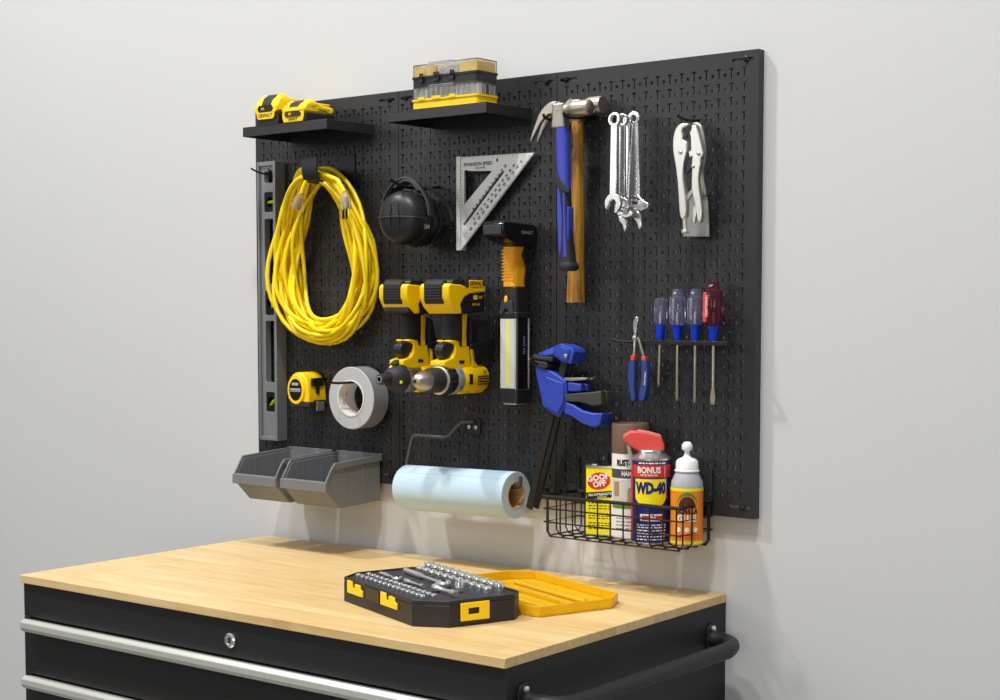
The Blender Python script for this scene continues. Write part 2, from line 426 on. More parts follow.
# ------------------------------------------------------------------ level
t = thing('spirit_level', 'long grey aluminium spirit level hanging upright at the left board edge', 'level', (2.8, -1.4, 15))
X0, X1, Z0, Z1 = 1.52, 3.78, 3.0, 27.1; yf, yb = -2.0, -.8
fr = MB(); fr.box(X0, X0+.16, yf, yb, Z0, Z1).box(X1-.3, X1, yf, yb, Z0, Z1).box(X0+.16, X1-.3, yf+.05, yb, Z1-.35, Z1).box(X0+.16, X1-.3, yf+.05, yb, Z0, Z0+.35)
fr.build('i_beam_frame', LEV, t, bevel=.03)
wins = [(25.3, 26.3), (22.8, 24.5), (16.6, 22.2), (13.9, 16.0), (8.05, 13.4), (5.5, 7.2)]
hx0, hx1 = X0+.62, X1-.38
MB().prism(rect(X0+.16, X1-.3, Z0+.35, Z1-.35), -1.75, -1.1, 'y', [rrect(hx0, hx1, a, b, .12, 3) for a, b in wins]).build('web', LEV, t, bevel=.03)
for a, b, ang in ((22.8, 24.5, 0), (13.9, 16.0, 90), (5.5, 7.2, 45)):
    c = ((hx0+hx1)/2, -1.45, (a+b)/2)
    MB().prism(rect(hx0+.01, hx1-.01, a+.02, b-.02), -1.25, -1.15, 'y').prism(rect(hx0+.01, hx1-.01, a+.02, b-.02), -1.7, -1.2, 'y', [ring(c[0], c[2], .46, 20)]).build('vial_block', PLKG, t)
    A = math.radians(ang); ax = V((math.cos(A), 0, math.sin(A)))
    v = MB().lathe([(0, -.42), (.14, -.42), (.17, 0), (.14, .42), (0, .42)], c, ax, 12).build('vial', VIAL, t)

# ------------------------------------------------------------------ hooks
def hook(name, label, pts, r=.1, plate=None, m=WIREB):
    t = thing(name, label, 'hook', pts[0])
    MB().tube(spline(pts, 5), r).build('rod', m, t)
    if plate: MB().prism(rrect(plate[0], plate[1], plate[2], plate[3], .1, 3), BF-.14, BF-.01, 'y').build('mounting_plate', m, t, bevel=.02)
    return t
hook('peg_hook', 'thin black hook through the top slot of the grey level', [(3.3, BF-.05, 26.35), (3.2, -1.6, 26.0), (3.05, -3.0, 26.05), (3.0, -4.0, 26.35)], .08)

# cord hook
t = thing('strap_hook', 'wide black strap hook holding up the coiled yellow cord', 'hook', (11.1, BF, 26))
MB().box(10.1, 12.2, BF-.12, BF-.01, 24.6, 27.3).build('back_plate', PLK, t, bevel=.04)
MB().tube(spline([(11.15, BF-.1, 24.95), (11.15, -2.2, 24.8), (11.15, -4.0, 24.8), (11.15, -4.75, 24.95), (11.15, -5.05, 25.6), (11.15, -5.05, 26.7)], 5), .1, flat=(.14, 1.75)).build('strap', PLK, t, bevel=.02)

# ------------------------------------------------------------------ extension cord
t = thing('extension_lead', 'bright yellow extension cord coiled on the black strap hook', 'cord', (11, -3, 25))
N = 22; cx = 9.95; pts = []
As = [5.9, 4.2, 6.3, 3.1, 5.2, 4.7, 6.1, 2.7, 5.5, 3.5, 4.9, 6.2, 2.9, 5.7, 4.4, 3.0, 5.6, 3.8, 5.0, 3.3, 5.8, 4.5, 5.3]; 
Hb = [11.4, 12.8, 11.0, 14.3, 11.8, 12.2, 10.9, 15.0, 11.5, 13.7, 12.0, 11.2, 14.6, 11.6, 12.9, 14.2, 11.4, 13.2, 12.0, 14.0, 11.3, 12.5, 11.8]
Yt = [-4.3, -1.6, -3.7, -2.2, -4.4, -3.1, -2.6, -1.4, -3.9, -2.9, -1.9, -3.4, -2.4, -4.5, -1.7, -3.3, -4.1, -2.1, -3.0, -3.8, -1.5, -2.8, -4.2]
Cx = [random.uniform(-.35, .35) for _ in range(24)]; Ys = [random.uniform(-3.3, -1.3) for _ in range(24)]; Zt = [25.35, 25.6, 25.9, 25.25, 26.0, 25.5, 26.1, 25.3, 25.7, 25.55, 25.9, 25.4, 25.8, 25.3, 26.1, 25.6, 25.7, 25.4, 25.9, 25.6, 26.0, 25.5, 25.8]
nn = 40
for i in range(N*nn+1):
    k, u = divmod(i, nn); u /= nn; k2 = min(k+1, N)
    if k >= N: k = k2 = N
    s_ = u*u*(3-2*u); L = lambda q: q[k]*(1-s_)+q[k2]*s_
    a = 2*pi*u; h = (L(Zt)-L(Hb))/2; zc = (L(Zt)+L(Hb))/2
    ct = math.cos(a)
    x = cx+L(Cx)+L(As)*math.sin(a)*(.98-.24*ct)*(1 if math.sin(a) > 0 else .98)
    wt = max(0, ct)**1.5
    y = L(Yt)*wt+(1-wt)*(L(Ys)+.5*math.sin(3*a+k))
    y = min(y, -1.02)
    pts.append((x, y, zc+h*ct))
p0 = [(9.9, -4.75, 23.9), (10.15, -4.75, 24.5), (10.5, -4.7, 25.1)]
p1 = [(12.3, -4.3, 25.3), (13.9, -4.6, 24.8), (14.75, -4.7, 23.8)]
MB().tube(p0+pts[2:-2]+p1, .175, n=12).build('cable', YELC, t, smooth=60)
def plug(c, d, nm, label):
    b = MB().lathe([(.1, 0), (.22, .05), (.3, .4), (.42, .6), (.45, 1.3), (.4, 1.5), (0, 1.52)], c, d, 16).build(nm, PLUGM, t)
    b['label'] = label
    e = MB(); d = V(d).normalized(); q = V(c)+d*.5
    e.lathe([(0, 0), (.2, .02), (.24, .8), (.2, .95), (0, .96)], q, d, 12); e.build('contacts', COPPER if nm == 'socket_end' else NICK, b)
    if nm == 'plug_end':
        for sx in (-.17, .17): MB().box(c[0]+sx-.03, c[0]+sx+.03, c[1]-.12, c[1]+.12, q.z-1.75, q.z-1.0).build('prong', COPPER, b)
plug((9.9, -4.75, 24.0), (-.42, -.1, -1), 'socket_end', 'clear moulded socket end of the cord')
plug((14.75, -4.7, 23.9), (.12, 0, -1), 'plug_end', 'clear moulded plug end of the cord')

# ------------------------------------------------------------------ earmuffs
hook('peg_hook', 'black hook holding the headband of the earmuffs', [(21.4, BF-.05, 24.1), (21.4, -2.5, 23.85), (21.4, -5.0, 23.9), (21.4, -6.6, 24.35)], .12)
t = thing('ear_defenders', 'black ear defenders hanging folded on a hook left of the silver square', 'earmuffs', (21.5, -3, 23))
for yc, xc, zc, lb in ((-4.7, 21.2, 21.5, None), (-2.7, 20.7, 21.4, None)):
    M = Matrix.Translation((xc, yc, zc)) @ Matrix.Rotation(math.radians(8), 4, 'Z')
    b = MB(); b.M = M @ Matrix.Diagonal((1.02, 1, 1.06, 1))
    b.lathe([(0, 1.35), (.9, 1.3), (1.5, 1.1), (1.85, .7), (1.98, .1), (1.95, -.25), (0, -.25)], (0, 0, 0), (0, -1, 0), 36)
    b.build('ear_cup', PLK, t, smooth=50)
    b = MB(); b.M = M
    b.lathe([(1.2, .28), (1.85, .3), (2.02, .5), (2.0, .75), (1.8, .85), (1.2, .85)], (0, 0, 0), (0, 1, 0), 32, closed=True); b.build('ear_cushion', PLKM, t)
    if yc < -3:
        b = MB(); b.M = M
        for sx in (-1, 1):
            b.tube(spline([(sx*.34, -1.34, .6), (sx*.42, -1.38, 0), (sx*.4, -1.3, -.8), (sx*.3, -.98, -1.6), (sx*.25, -.3, -2.02)], 5), .05)
            b.tube(spline([(sx*.34, -1.34, .6), (sx*.3, -1.2, 1.2), (sx*.3, -.7, 1.85), (sx*.3, -.1, 2.06)], 5), .05)
        b.build('cup_ridges', PLK, t)
        b = MB(); b.M = M
        b.tube(spline([(-2.1, .1, .05), (-1.75, -1.0, .02), (-1.0, -1.36, 0), (0, -1.47, .04), (1.0, -1.36, 0), (1.75, -1.0, -.05), (2.12, .1, -.1)], 5), .055)
        b.build('wire_yoke', CHAR, t)
        b = MB(); b.M = M; b.text('3M', .5, flat_fn((2.02, .1, -.75), (.25, 1, 0), (0, 0, 1)), .01); b.build('lettering', SILP, t, smooth=0)
P_ = [(-2.1, -4.6, 21.5), (-2.0, -4.5, 22.8), (-1.35, -4.3, 23.9), (-.5, -4.1, 24.42), (.4, -4.0, 24.35), (1.2, -3.9, 23.6), (1.8, -3.8, 22.6), (2.1, -3.9, 21.5)]
b = MB().tube(spline([(21.25+x, y, z) for x, y, z in P_], 6), .1, flat=(.75, .16)); b.build('headband', PLKM, t, smooth=60, bevel=.04)
b = MB().tube(spline([(21.25+x*1.03, y-.45, z+.12) for x, y, z in P_], 6), .08, n=8); b.build('headband_wire', CHAR, t)
b = MB().tube(spline([(21.25+x*.86, y-.05, z-.14) for x, y, z in P_[2:6]], 6), .1, flat=(1.0, .3)); b.build('headband_pad', PLK, t, smooth=60, bevel=.08)
b = MB().tube(spline([(22.6, -3.9, 24.0), (23.4, -3.2, 23.3), (23.9, -2.6, 22.3), (23.95, -2.2, 21.3)], 6), .09, flat=(.5, .14)); b.build('rear_band', PLKM, t, smooth=60)

# ------------------------------------------------------------------ speed square
hook('peg_hook', 'black hook under the top edge of the silver square', [(27.3, BF-.05, 24.9), (27.0, -1.4, 24.86), (26.0, -2.0, 24.86), (25.3, -2.2, 25.05)], .09)
t = thing('rafter_square', 'silver triangular rafter square with engraved scales', 'square', (27, -1.3, 23))
Y = -1.45
S5 = lambda q: zoomed(q, 370, 145, 5.882, Y)
out = S5([(530, 72), (966, 44), (534, 618)]); cut = S5([(553, 153), (718, 150), (553, 352)]); slot = S5([(779, 149), (791, 157), (557, 474), (545, 465)])
bl = MB()
for pc_ in ([(530, 72), (553, 70.5), (553, 352), (545, 465), (534, 618)], [(534, 618), (545, 465), (557, 474), (791, 157), (966, 44)], [(553, 352), (718, 152), (779, 149), (545, 465)], [(553, 70.5), (966, 44), (791, 157), (779, 149), (718, 152), (553, 153)]):
    bl.prism(S5(pc_), Y, Y+.16, 'y')
bl.build('blade', ALU, t)
fe = S5([(506, 70), (534, 72), (534, 620), (506, 618)])
fx0 = fe[0][0]+.1; fx1 = fe[1][0]
MB().box(fx0, fx1, -1.56, -.8, fe[2][1], fe[0][1]).build('fence', ALU, t, bevel=.02)
tx = MB(); fy = Y-.008
def sq(px, py): return at(370+px/5.882, 145+py/5.882, Y)
p = sq(635, 112); tx.text('SWANSON SPEED', .36, flat_fn((p[0], fy, p[1]), (1, 0, 0), (0, 0, 1)), .035)
p = sq(650, 133); tx.text('SQUARE', .26, flat_fn((p[0], fy, p[1]), (1, 0, 0), (0, 0, 1)), .01)
p = sq(748, 88); tx.prism([(p[0]-.1, p[1]), (p[0], p[1]+.2), (p[0]+.1, p[1]), (p[0], p[1]-.2)], fy-.004, fy, 'y')
A, B = V(out[1]), V(out[2]); d = (B-A).normalized(); nn_ = V((-d.y, d.x))
if nn_.x > 0: nn_ = -nn_
for k in range(46):      # degree ticks and figures along the hypotenuse
    q = A+d*(.5+k*.2)
    if (q-B).length < .5 or k > 42: continue
    l = .22 if k % 5 == 0 else .12; e = q+nn_*l; s1 = d*.02
    tx.add([(q.x-s1.x, fy, q.y-s1.y), (q.x+s1.x, fy, q.y+s1.y), (e.x+s1.x, fy, e.y+s1.y), (e.x-s1.x, fy, e.y-s1.y)], [(0, 1, 2, 3)])
up3 = V((-d.x, 0, -d.y)); ri = V((nn_.x, 0, nn_.y))
for k in range(13):
    q = A+d*(1.3+k*.58)+nn_*.42; tx.text(str(5+5*k), .3, flat_fn((q.x, fy, q.y), (-d.x, 0, -d.y), (nn_.x, 0, nn_.y)), .045)
for k in range(12):
    q = A+d*(2.0+k*.5)+nn_*.74; tx.text(str(30-2*k), .26, flat_fn((q.x, fy, q.y), (-d.x, 0, -d.y), (nn_.x, 0, nn_.y)), .045)
for k in range(11):
    q = A+d*(2.6+k*.44)+nn_*1.32; tx.text('%d' % (18-k), .28, flat_fn((q.x, fy, q.y), (-d.x, 0, -d.y), (nn_.x, 0, nn_.y)), .045)
for k in range(26):
    x = fx1+.15+k*.25; z = fe[0][1]+.02+(x-fx0)*.0-(.0)
    zz = out[0][1]+(out[1][1]-out[0][1])*(x-out[0][0])/(out[1][0]-out[0][0])
    if x < out[1][0]-.5: tx.box(x, x+.03, fy-.002, fy, zz-(.2 if k % 4 == 0 else .12), zz-.02)
for k in range(24):
    z = cut[2][1]+k*.24
    if z < cut[0][1]+.1: tx.box(fx1+.02, fx1+.16, fy-.002, fy, z, z+.03)
tx.build('engraved_scales', BLKP, t, smooth=0)

# ------------------------------------------------------------------ tape measure
t = thing('tape_measure', 'yellow and black tape measure left of the duct tape roll', 'tape measure', (7.4, -2, 7.5))
c = (7.35, 7.6)
def dshape(s, base=0):
    o = []
    for k in range(0, 15):
        a = math.radians(200-k*230/14); o.append((c[0]+1.28*s*math.cos(a), c[1]+1.5*s*math.sin(a)))
    return o
body = [(c[0]-1.28, c[1]-.1)]+[(c[0]+1.28*math.cos(math.radians(a)), c[1]+1.5*math.sin(math.radians(a))) for a in range(165, 14, -15)]+[(c[0]+1.32, c[1]-.7), (c[0]+1.32, c[1]-1.2), (c[0]-.9, c[1]-1.3), (c[0]-1.2, c[1]-.8)]
MB().prism(body, -2.95, -.8, 'y').build('case', YEL, t, bevel=.18, seg=3)
MB().prism([(c[0]-1.22, c[1]-.75), (c[0]+1.36, c[1]-.95), (c[0]+1.4, c[1]-1.45), (c[0]-.75, c[1]-1.55)], -3.0, -.78, 'y').build('rubber_base', PLKM, t, bevel=.12)
b = MB(); b.M = Matrix.Translation((c[0]-.12, 0, c[1]+.02)) @ Matrix.Diagonal((.88, 1, 1.08, 1)); b.lathe([(0, .14), (1.1, .14), (1.16, .08), (1.16, 0)], (0, -2.95, 0), (0, -1, 0), 32); b.build('side_boss', YEL, t)
b = MB(); b.M = Matrix.Translation((c[0]-.12, 0, c[1]+.02)) @ Matrix.Diagonal((.88, 1, 1.08, 1)); b.lathe([(0, .17), (.85, .17), (.85, .1)], (0, -2.95, 0), (0, -1, 0), 32); rd = b.build('round_badge', PLKG, t)
b = MB()
for dz, hw, hh in ((.5, .38, .12), (.05, .62, .09), (-.12, .62, .03)): b.box(c[0]-.12-hw, c[0]-.12+hw, -3.14, -3.115, c[1]+dz-hh, c[1]+dz+hh)
b.build('badge_print', SILP, t)
MB().prism([(-2.6, c[1]+1.0), (-1.2, c[1]+1.05), (-1.2, c[1]+.35), (-1.7, c[1]+.3), (-1.75, c[1]-.35), (-2.05, c[1]-.35), (-2.1, c[1]+.3), (-2.6, c[1]+.35)], c[0]+1.2, c[0]+1.4, 'x').build('belt_clip', PLK, t, bevel=.04)
MB().box(c[0]+1.2, c[0]+1.55, -2.4, -1.2, c[1]-1.35, c[1]-.85).build('tape_mouth', PLK, t, bevel=.04)
MB().box(c[0]+1.5, c[0]+1.58, -2.25, -1.35, c[1]-1.75, c[1]-.95).build('end_hook', NICK, t, bevel=.02)

# ------------------------------------------------------------------ duct tape
hook('peg_hook', 'straight black hook rod through the duct tape roll', [(13.6, BF-.05, 8.5), (13.6, -2.5, 8.43), (13.55, -4.6, 8.43), (13.5, -5.5, 8.6)], .1)
t = thing('duct_tape', 'roll of silver duct tape hanging on a hook rod', 'tape roll', (13.85, -2.2, 7.15))
b = MB(); b.mat(DUCT).lathe([(2.54, .98), (2.54, 2.9)], (13.85, -.3, 7.15), (0, -1, 0), 64)
b.v = []; b.f = []; b.mi = []; b.ms = []
b.mat(DUCTE); b.lathe([(1.5, 1.1), (1.5, 2.9), (2.5, 2.9), (2.56, 2.85), (2.56, 1.15), (2.5, 1.1)], (13.85, -.3, 7.15), (0, -1, 0), 64, closed=True)
tp = b.build('tape', None, t, smooth=30)
tp.data.materials.append(DUCT)
for p in tp.data.polygons:
    if abs(p.normal.y) < .3 and (p.center.x**2+(p.center.z)**2)**.5 > 2*IN: p.material_index = 1
MB().lathe([(1.4, 1.05), (1.4, 2.95), (1.51, 2.95), (1.51, 1.05)], (13.85, -.3, 7.15), (0, -1, 0), 48, closed=True).build('card_core', CORE, t, smooth=30)
b = MB()
for a, y in ((200, -2.7), (232, -2.2), (168, -2.3)):
    A = math.radians(a); q = V((13.85+1.385*math.cos(A), y, 7.15+1.385*math.sin(A))); tn = V((-math.sin(A), 0, math.cos(A)))
    b.text('!', .6, flat_fn(q, (0, -1, 0), tn), .04)
b.build('core_print', REDP, t, smooth=0)

# ------------------------------------------------------------------ bins
def stack_bin(x0, x1, label):
    t = thing('storage_bin', label, 'bin', ((x0+x1)/2, -3.6, -1.5), 'grey storage bins hung under the pegboard')
    T = .1; i0, i1 = x0+.16, x1-.16
    side = [(-.95, -1.4), (-5.65, -1.6), (-7.1, -.15), (-7.1, .6), (-6.3, 1.85), (-.95, 2.15)]
    for a in (i0, i1-T): MB().prism(side, a, a+T, 'x').build('side_wall', GRY, t, bevel=.02)
    MB().prism([(-.95, -1.4), (-5.65, -1.6), (-7.1, -.15), (-7.1, .6), (-7.0, .6), (-7.0, -.1), (-5.6, -1.48), (-1.05, -1.28), (-1.05, 2.15), (-.95, 2.15)], i0+T, i1-T, 'x').build('floor_and_ends', GRY, t)
    r = MB()
    for a, b_ in ((x0, i0+.02), (i1-.02, x1)):
        r.prism([(-.8, 2.42), (-6.35, 2.1), (-6.5, 1.75), (-6.35, 1.6), (-.8, 1.92)], a, b_, 'x')
    r.box(x0, x1, -.92, -.78, 1.9, 2.5)
    r.build('rim', GRY, t, bevel=.03)
    r = MB().prism([(-7.42, .62), (-7.08, .68), (-7.08, -.1), (-7.42, -.16)], x0, x1, 'x').build('front_lip', GRY, t, bevel=.03)
    for a, b_ in ((x0+.05, x0+.2), (x1-.2, x1-.05)):
        MB().prism([(-7.35, .6), (-7.1, .6), (-6.25, 1.9), (-6.5, 1.95)], a, b_, 'x').build('sloped_edge', GRY, t, bevel=.03)
    for y in (-5.0, -2.9):
        MB().box(i1-.01, i1+.06, y-.05, y+.05, -1.45, 1.7).build('rib', GRY, t); MB().box(i1-T-.06, i1-T+.01, y-.05, y+.05, -1.3, 1.8).box(i0+T-.01, i0+T+.06, y-.05, y+.05, -1.3, 1.8).build('rib', GRY, t)
stack_bin(4.05, 9.3, 'left one of the two grey open-front storage bins')
stack_bin(9.85, 15.1, 'right one of the two grey open-front storage bins, nearer the blue paper roll')

# ------------------------------------------------------------------ towel roll and holder
cyr, czr, Rr = -3.15, .46, 1.78
t = thing('paper_towel_roll', 'roll of light blue shop towels on a black wire holder', 'paper roll', (25.5, cyr, czr))
GM = Matrix.Translation((31, cyr, czr)) @ Matrix.Rotation(math.radians(-1.0), 4, 'Y') @ Matrix.Translation((-31, -cyr, -czr))
MB().lathe([(1.04, 0), (Rr-.04, 0), (Rr, .04), (Rr, 11.06), (Rr-.04, 11.1), (1.04, 11.1)], (19.95, cyr, czr), (1, 0, 0), 64, closed=True).build('towels', PAPER, t, smooth=30)
MB().lathe([(.96, -.02), (1.04, -.02), (1.04, 11.12), (.96, 11.12)], (19.95, cyr, czr), (1, 0, 0), 40, closed=True).build('card_core', CARD, t, smooth=30)
MB().prism([(cyr-1.15, czr+1.37), (cyr-1.2, czr+1.34), (cyr-1.18, czr+1.3), (cyr-1.1, czr+1.34)], 19.95, 31.05, 'x').build('loose_edge', PAPER, t)
GM = Matrix()
t = thing('towel_holder', 'black bent wire towel holder with its bracket on the board', 'towel holder', (25.8, BF, 5))
bx, bz = at(472, 426, -1.0)
MB().box(bx-.75, bx+.75, BF-.14, BF-.01, bz-.7, bz+.55).build('bracket_plate', PLK, t, bevel=.04)
for s_ in (-.35, .35): MB().lathe([(.2, 0), (.2, .12), (.1, .2), (0, .2)], (bx+s_, BF-.14, bz-.1), (0, -1, 0), 14).build('bolt', STEEL, t)
MB().tube([(bx+.2, -1.0, bz+.35), (bx-.4, -1.05, bz+.3), (bx-.9, -1.2, bz+.25), (bx-1.3, -1.6, bz-.3), (bx-1.7, -1.75, bz-.85), (bx-2.2, -1.9, bz-.95), (20.1, -2.2, bz-.9), (19.85, -2.3, bz-1.05), (19.8, -2.4, bz-1.4), (19.7, cyr+.1, 1.6), (19.65, cyr, czr+.6), (19.8, cyr, czr+.45), (30.9, cyr, czr+.6), (31.35, cyr, czr+.68), (31.45, cyr, czr+1.0), (31.45, cyr, czr+1.45)], .15).build('wire', mat('dark_grey_wire', '4A4848', .4), t, smooth=60)

# ------------------------------------------------------------------ drills (battery up, chuck toward the room)
def drill(xc, label, kind):
    t = thing('cordless_drill' if kind else 'impact_driver', label, 'drill', (xc, -3, 12.5))
    M = Matrix.Translation((0, -2.35, 0))
    def B(): b = MB(); b.M = M; return b
    B().prism([(0, 16.66), (-3.6, 16.72), (-3.9, 16.5), (-3.9, 16.0), (0, 16.0)], xc-1.42, xc+1.42, 'x').build('battery_base', PLK, t, bevel=.12)
    B().prism([(.06, 16.22), (-1.0, 16.12), (-2.2, 16.12), (-2.9, 16.3), (-4.15, 16.36), (-4.35, 16.1), (-4.35, 15.3), (-3.95, 14.6), (-3.3, 14.1), (-2.75, 14.1), (-2.9, 14.8), (-2.5, 15.3), (-1.8, 15.6), (.06, 15.72)], xc-1.46, xc+1.46, 'x').build('battery_shell', YEL, t, bevel=.12)
    B().prism([(-4.42, 16.35), (-4.1, 16.6), (-3.3, 16.62), (-3.3, 16.1), (-4.1, 15.6), (-4.1, 14.85), (-4.25, 14.8), (-4.42, 15.1)], xc-.95, xc+.85, 'x').build('battery_latch', PLKM, t, bevel=.08)
    r = B()
    for k in range(5): r.box(xc-.85, xc+.75, -4.48, -4.4, 15.2+k*.2, 15.28+k*.2)
    r.build('latch_ribs', CHAR, t)
    B().prism([(0, 15.9), (-1.7, 15.8), (-2.6, 15.5), (-3.1, 14.8), (-3.0, 14.35), (-2.6, 14.05), (0, 14.25)], xc-1.38, xc+1.38, 'x').build('foot_housing', PLK, t, bevel=.1)
    if not kind: B().prism([(-3.9, 14.7), (-2.3, 14.2), (-2.0, 14.0), (-3.4, 14.0), (-4.0, 14.2)], xc-1.3, xc+1.3, 'x').build('foot_front', PLK, t, bevel=.1)
    B().prism(rect(-1.9, -.3, 16.12, 16.62), xc+1.38, xc+1.5, 'x').build('name_plate', YEL, t, bevel=.03)
    B().prism(rect(-2.4, -2.05, 16.1, 16.6), xc+1.4, xc+1.5, 'x').build('rail_catch', CHAR, t, bevel=.03)
    l = B(); l.text('DEWALT', .42, lambda x, y: V((xc+1.512, -1.1+x, 16.37+y)), .03); l.build('lettering', BLKP, t, smooth=0)
    l = B(); l.box(xc+1.385, xc+1.4, -1.35, -.9, 15.15, 15.5); l.text('20V', .3, lambda x, y: V((xc+1.39, -.5+x, 15.33+y)), .02); l.text('MAX XR', .24, lambda x, y: V((xc+1.39, -1.05+x, 14.78+y)), .02)
    l.build('voltage_lettering', YEL, t, smooth=0)
    # grip
    g = MB()
    prof = [((-3.5, -5.3), 14.3, .62), ((-3.55, -5.65), 13.6, .64), ((-3.35, -5.65), 12.8, .68), ((-3.2, -5.55), 12.0, .7), ((-3.0, -5.35), 11.2, .7)]
    vs = []; fs = []; n = 16
    for (a, b_), z, hw in prof:
        cyy = (a+b_)/2; ry = abs(b_-a)/2
        for k in range(n):
            A = 2*pi*k/n; vs.append((xc+hw*math.cos(A), cyy+ry*math.sin(A), z))
    for i in range(len(prof)-1):
        for k in range(n): j = (k+1) % n; fs.append((i*n+k, i*n+j, (i+1)*n+j, (i+1)*n+k))
    fs += [tuple(range(n)), tuple((len(prof)-1)*n+k for k in range(n))]
    g.add(vs, fs); g.build('grip', PLKM, t, smooth=60)
    MB().prism([(-3.6, 14.3), (-3.95, 14.3), (-4.15, 12.6), (-4.25, 11.6), (-3.7, 11.6), (-3.75, 12.6)], xc+.45, xc+.72, 'x').build('grip_inlay', YEL, t, bevel=.03)
    zc = 9.1
    # housing: neck, finger lip and motor end
    MB().prism([(-6.3, 10.15), (-6.3, 10.5), (-5.3, 10.75), (-5.05, 11.1), (-5.0, 11.75), (-5.6, 12.0), (-5.5, 12.1), (-4.6, 12.05), (-4.45, 11.6), (-3.4, 11.6), (-3.2, 10.0), (-2.6, 8.4), (-3.2, 8.0), (-4.6, 8.0), (-4.6, 9.6)], xc-.72, xc+.72, 'x').build('motor_housing', YEL, t, bevel=.16, seg=3)
    MB().lathe([(.7, -.2), (1.05, 0), (1.16, .25), (1.16, 2.6), (1.1, 2.9)], (xc, -1.35, zc), (0, -1, 0), 40).build('motor_barrel', YEL, t)
    MB().prism([(-3.0, 13.8), (-2.7, 13.6), (-2.0, 11.4), (-1.6, 10.5), (-1.9, 10.1), (-2.9, 10.1), (-3.15, 11.2)], xc-.6, xc+.6, 'x').build('rear_grip_pad', PLKM, t, bevel=.12)
    MB().prism([(-3.2, 11.5), (-3.0, 11.5), (-2.9, 10.5), (-2.3, 9.9), (-2.3, 9.7), (-3.1, 10.1)], xc+.6, xc+.82, 'x').build('side_stripe', YEL, t, bevel=.03)
    v_ = MB()
    for k in range(4): v_.box(xc+1.15, xc+1.19, -2.9, -1.5, 9.25-.2*k, 9.33-.2*k)
    v_.text('XR', .36, lambda x, y: V((xc+1.19, -2.1+x, 9.6+y)), .02)
    v_.build('vent_and_print', BLKP, t)
    MB().box(xc+1.08, xc+1.2, -3.9, -3.5, 8.7, 9.5).build('selector', PLK, t, bevel=.04)
    MB().prism(sm2([(-5.0, 11.75), (-5.9, 11.85), (-6.25, 11.3), (-5.9, 10.7), (-5.3, 10.75), (-5.1, 11.1)], 3), xc-.4, xc+.4, 'x').build('trigger', PLK, t, bevel=.1)
    MB().box(xc+.7, xc+.76, -4.6, -4.0, 10.3, 10.55).build('direction_button', PLK, t, bevel=.03)
    if kind:
        MB().lathe([(1.08, 0), (1.16, .1), (1.16, .65), (1.1, .75)], (xc, -4.3, zc), (0, -1, 0), 40).build('clutch_dial', mat('dial_grey', '8A8B8E', .5), t)
        b = MB()
        for k in range(12):
            A = 2*pi*k/12; b.text(str(k+1), .28, lambda x, y, A=A: V((xc+1.175*math.cos(A+y*.85), -4.68+x, zc+1.175*math.sin(A+y*.85))), .03)
        b.build('dial_figures', BLKP, t, smooth=0)
        MB().lathe([(1.1, 0), (1.13, .1), (1.1, .9), (1.02, 1.0)], (xc, -5.05, zc), (0, -1, 0), 55, flute=.07, nf=11).build('gear_collar', PLK, t)
        MB().lathe([(1.02, 0), (1.1, .05), (1.1, .16), (1.02, .2)], (xc, -6.05, zc), (0, -1, 0), 40).build('trim_ring', NICK, t)
        MB().lathe([(.95, 0), (.96, .5), (.9, 1.1), (.78, 1.35), (0, 1.35)], (xc, -6.2, zc), (0, -1, 0), 40).build('chuck_sleeve', PLKM, t)
        ck = MB().lathe([(.78, 0), (.76, .4), (.6, .85), (.4, 1.2), (.2, 1.3), (.14, 1.3), (.1, .9), (0, .9)], (xc, -7.55, zc), (0, -1, 0), 45, flute=.05, nf=9).build('chuck', STEEL, t)
        MB().lathe([(.12, 0), (.12, .3), (.05, .4), (0, .4)], (xc, -8.6, zc), (0, -1, 0), 8).build('chuck_jaws', PLKG, ck)
    else:
        MB().lathe([(1.0, 0), (1.1, .15), (1.1, 1.6), (1.05, 1.75)], (xc, -4.2, zc), (0, -1, 0), 40).build('gear_case', STEEL, t)
        MB().lathe([(1.05, 0), (1.14, .15), (1.1, .6), (.8, 1.15), (.55, 1.35), (.3, 1.35)], (xc, -5.8, zc), (0, -1, 0), 40).build('nose_boot', PLKM, t)
        MB().prism([(-6.1, 10.0), (-6.6, 9.8), (-6.7, 10.3), (-6.2, 10.6)], xc-.3, xc+.3, 'x').build('nose_lug', PLKM, t, bevel=.1)
        for A in (100, 345):
            A = math.radians(A); MB().lathe([(.14, 0), (.12, .06), (0, .06)], (xc+.9*math.cos(A), -6.72, zc+.9*math.sin(A)), (math.cos(A)*.6, -.8, math.sin(A)*.6), 12).build('led', LEMON, t)
        ck = MB().lathe([(.34, 0), (.36, .6), (.44, .65), (.44, .95), (.38, 1.1), (.2, 1.1), (.18, .7), (0, .7)], (xc, -7.1, zc), (0, -1, 0), 24).build('hex_collet', CHAR, t)
        MB().lathe([(.2, 0), (.28, 0), (.28, .05), (.2, .05)], (xc, -8.18, zc), (0, -1, 0), 18, closed=True).build('collet_ring', NICK, ck)
    return t
drill(25.95, 'right cordless drill with a metal keyless chuck, hung battery up', True)
drill(21.75, 'left impact driver with a black nose, hung battery up beside the cord', False)
for xc, lb in ((21.6, 'black hanger arm behind the left impact driver'), (25.95, 'black hanger arm behind the right drill')):
    h = thing('tool_hanger', lb, 'hanger', (xc, BF, 11.5), 'hanger arms behind the drills')
    MB().box(xc-.9, xc+.9, BF-.14, BF-.01, 10.6, 13.6).build('hanger_plate', PLK, h, bevel=.03)
    for s_ in (-1, 1): MB().prism([(BF-.1, 10.9), (BF-.1, 12.2), (-3.6, 11.75), (-3.6, 11.42)], xc+s_*.98-.08, xc+s_*.98+.08, 'x').build('arm', PLK, h, bevel=.03)

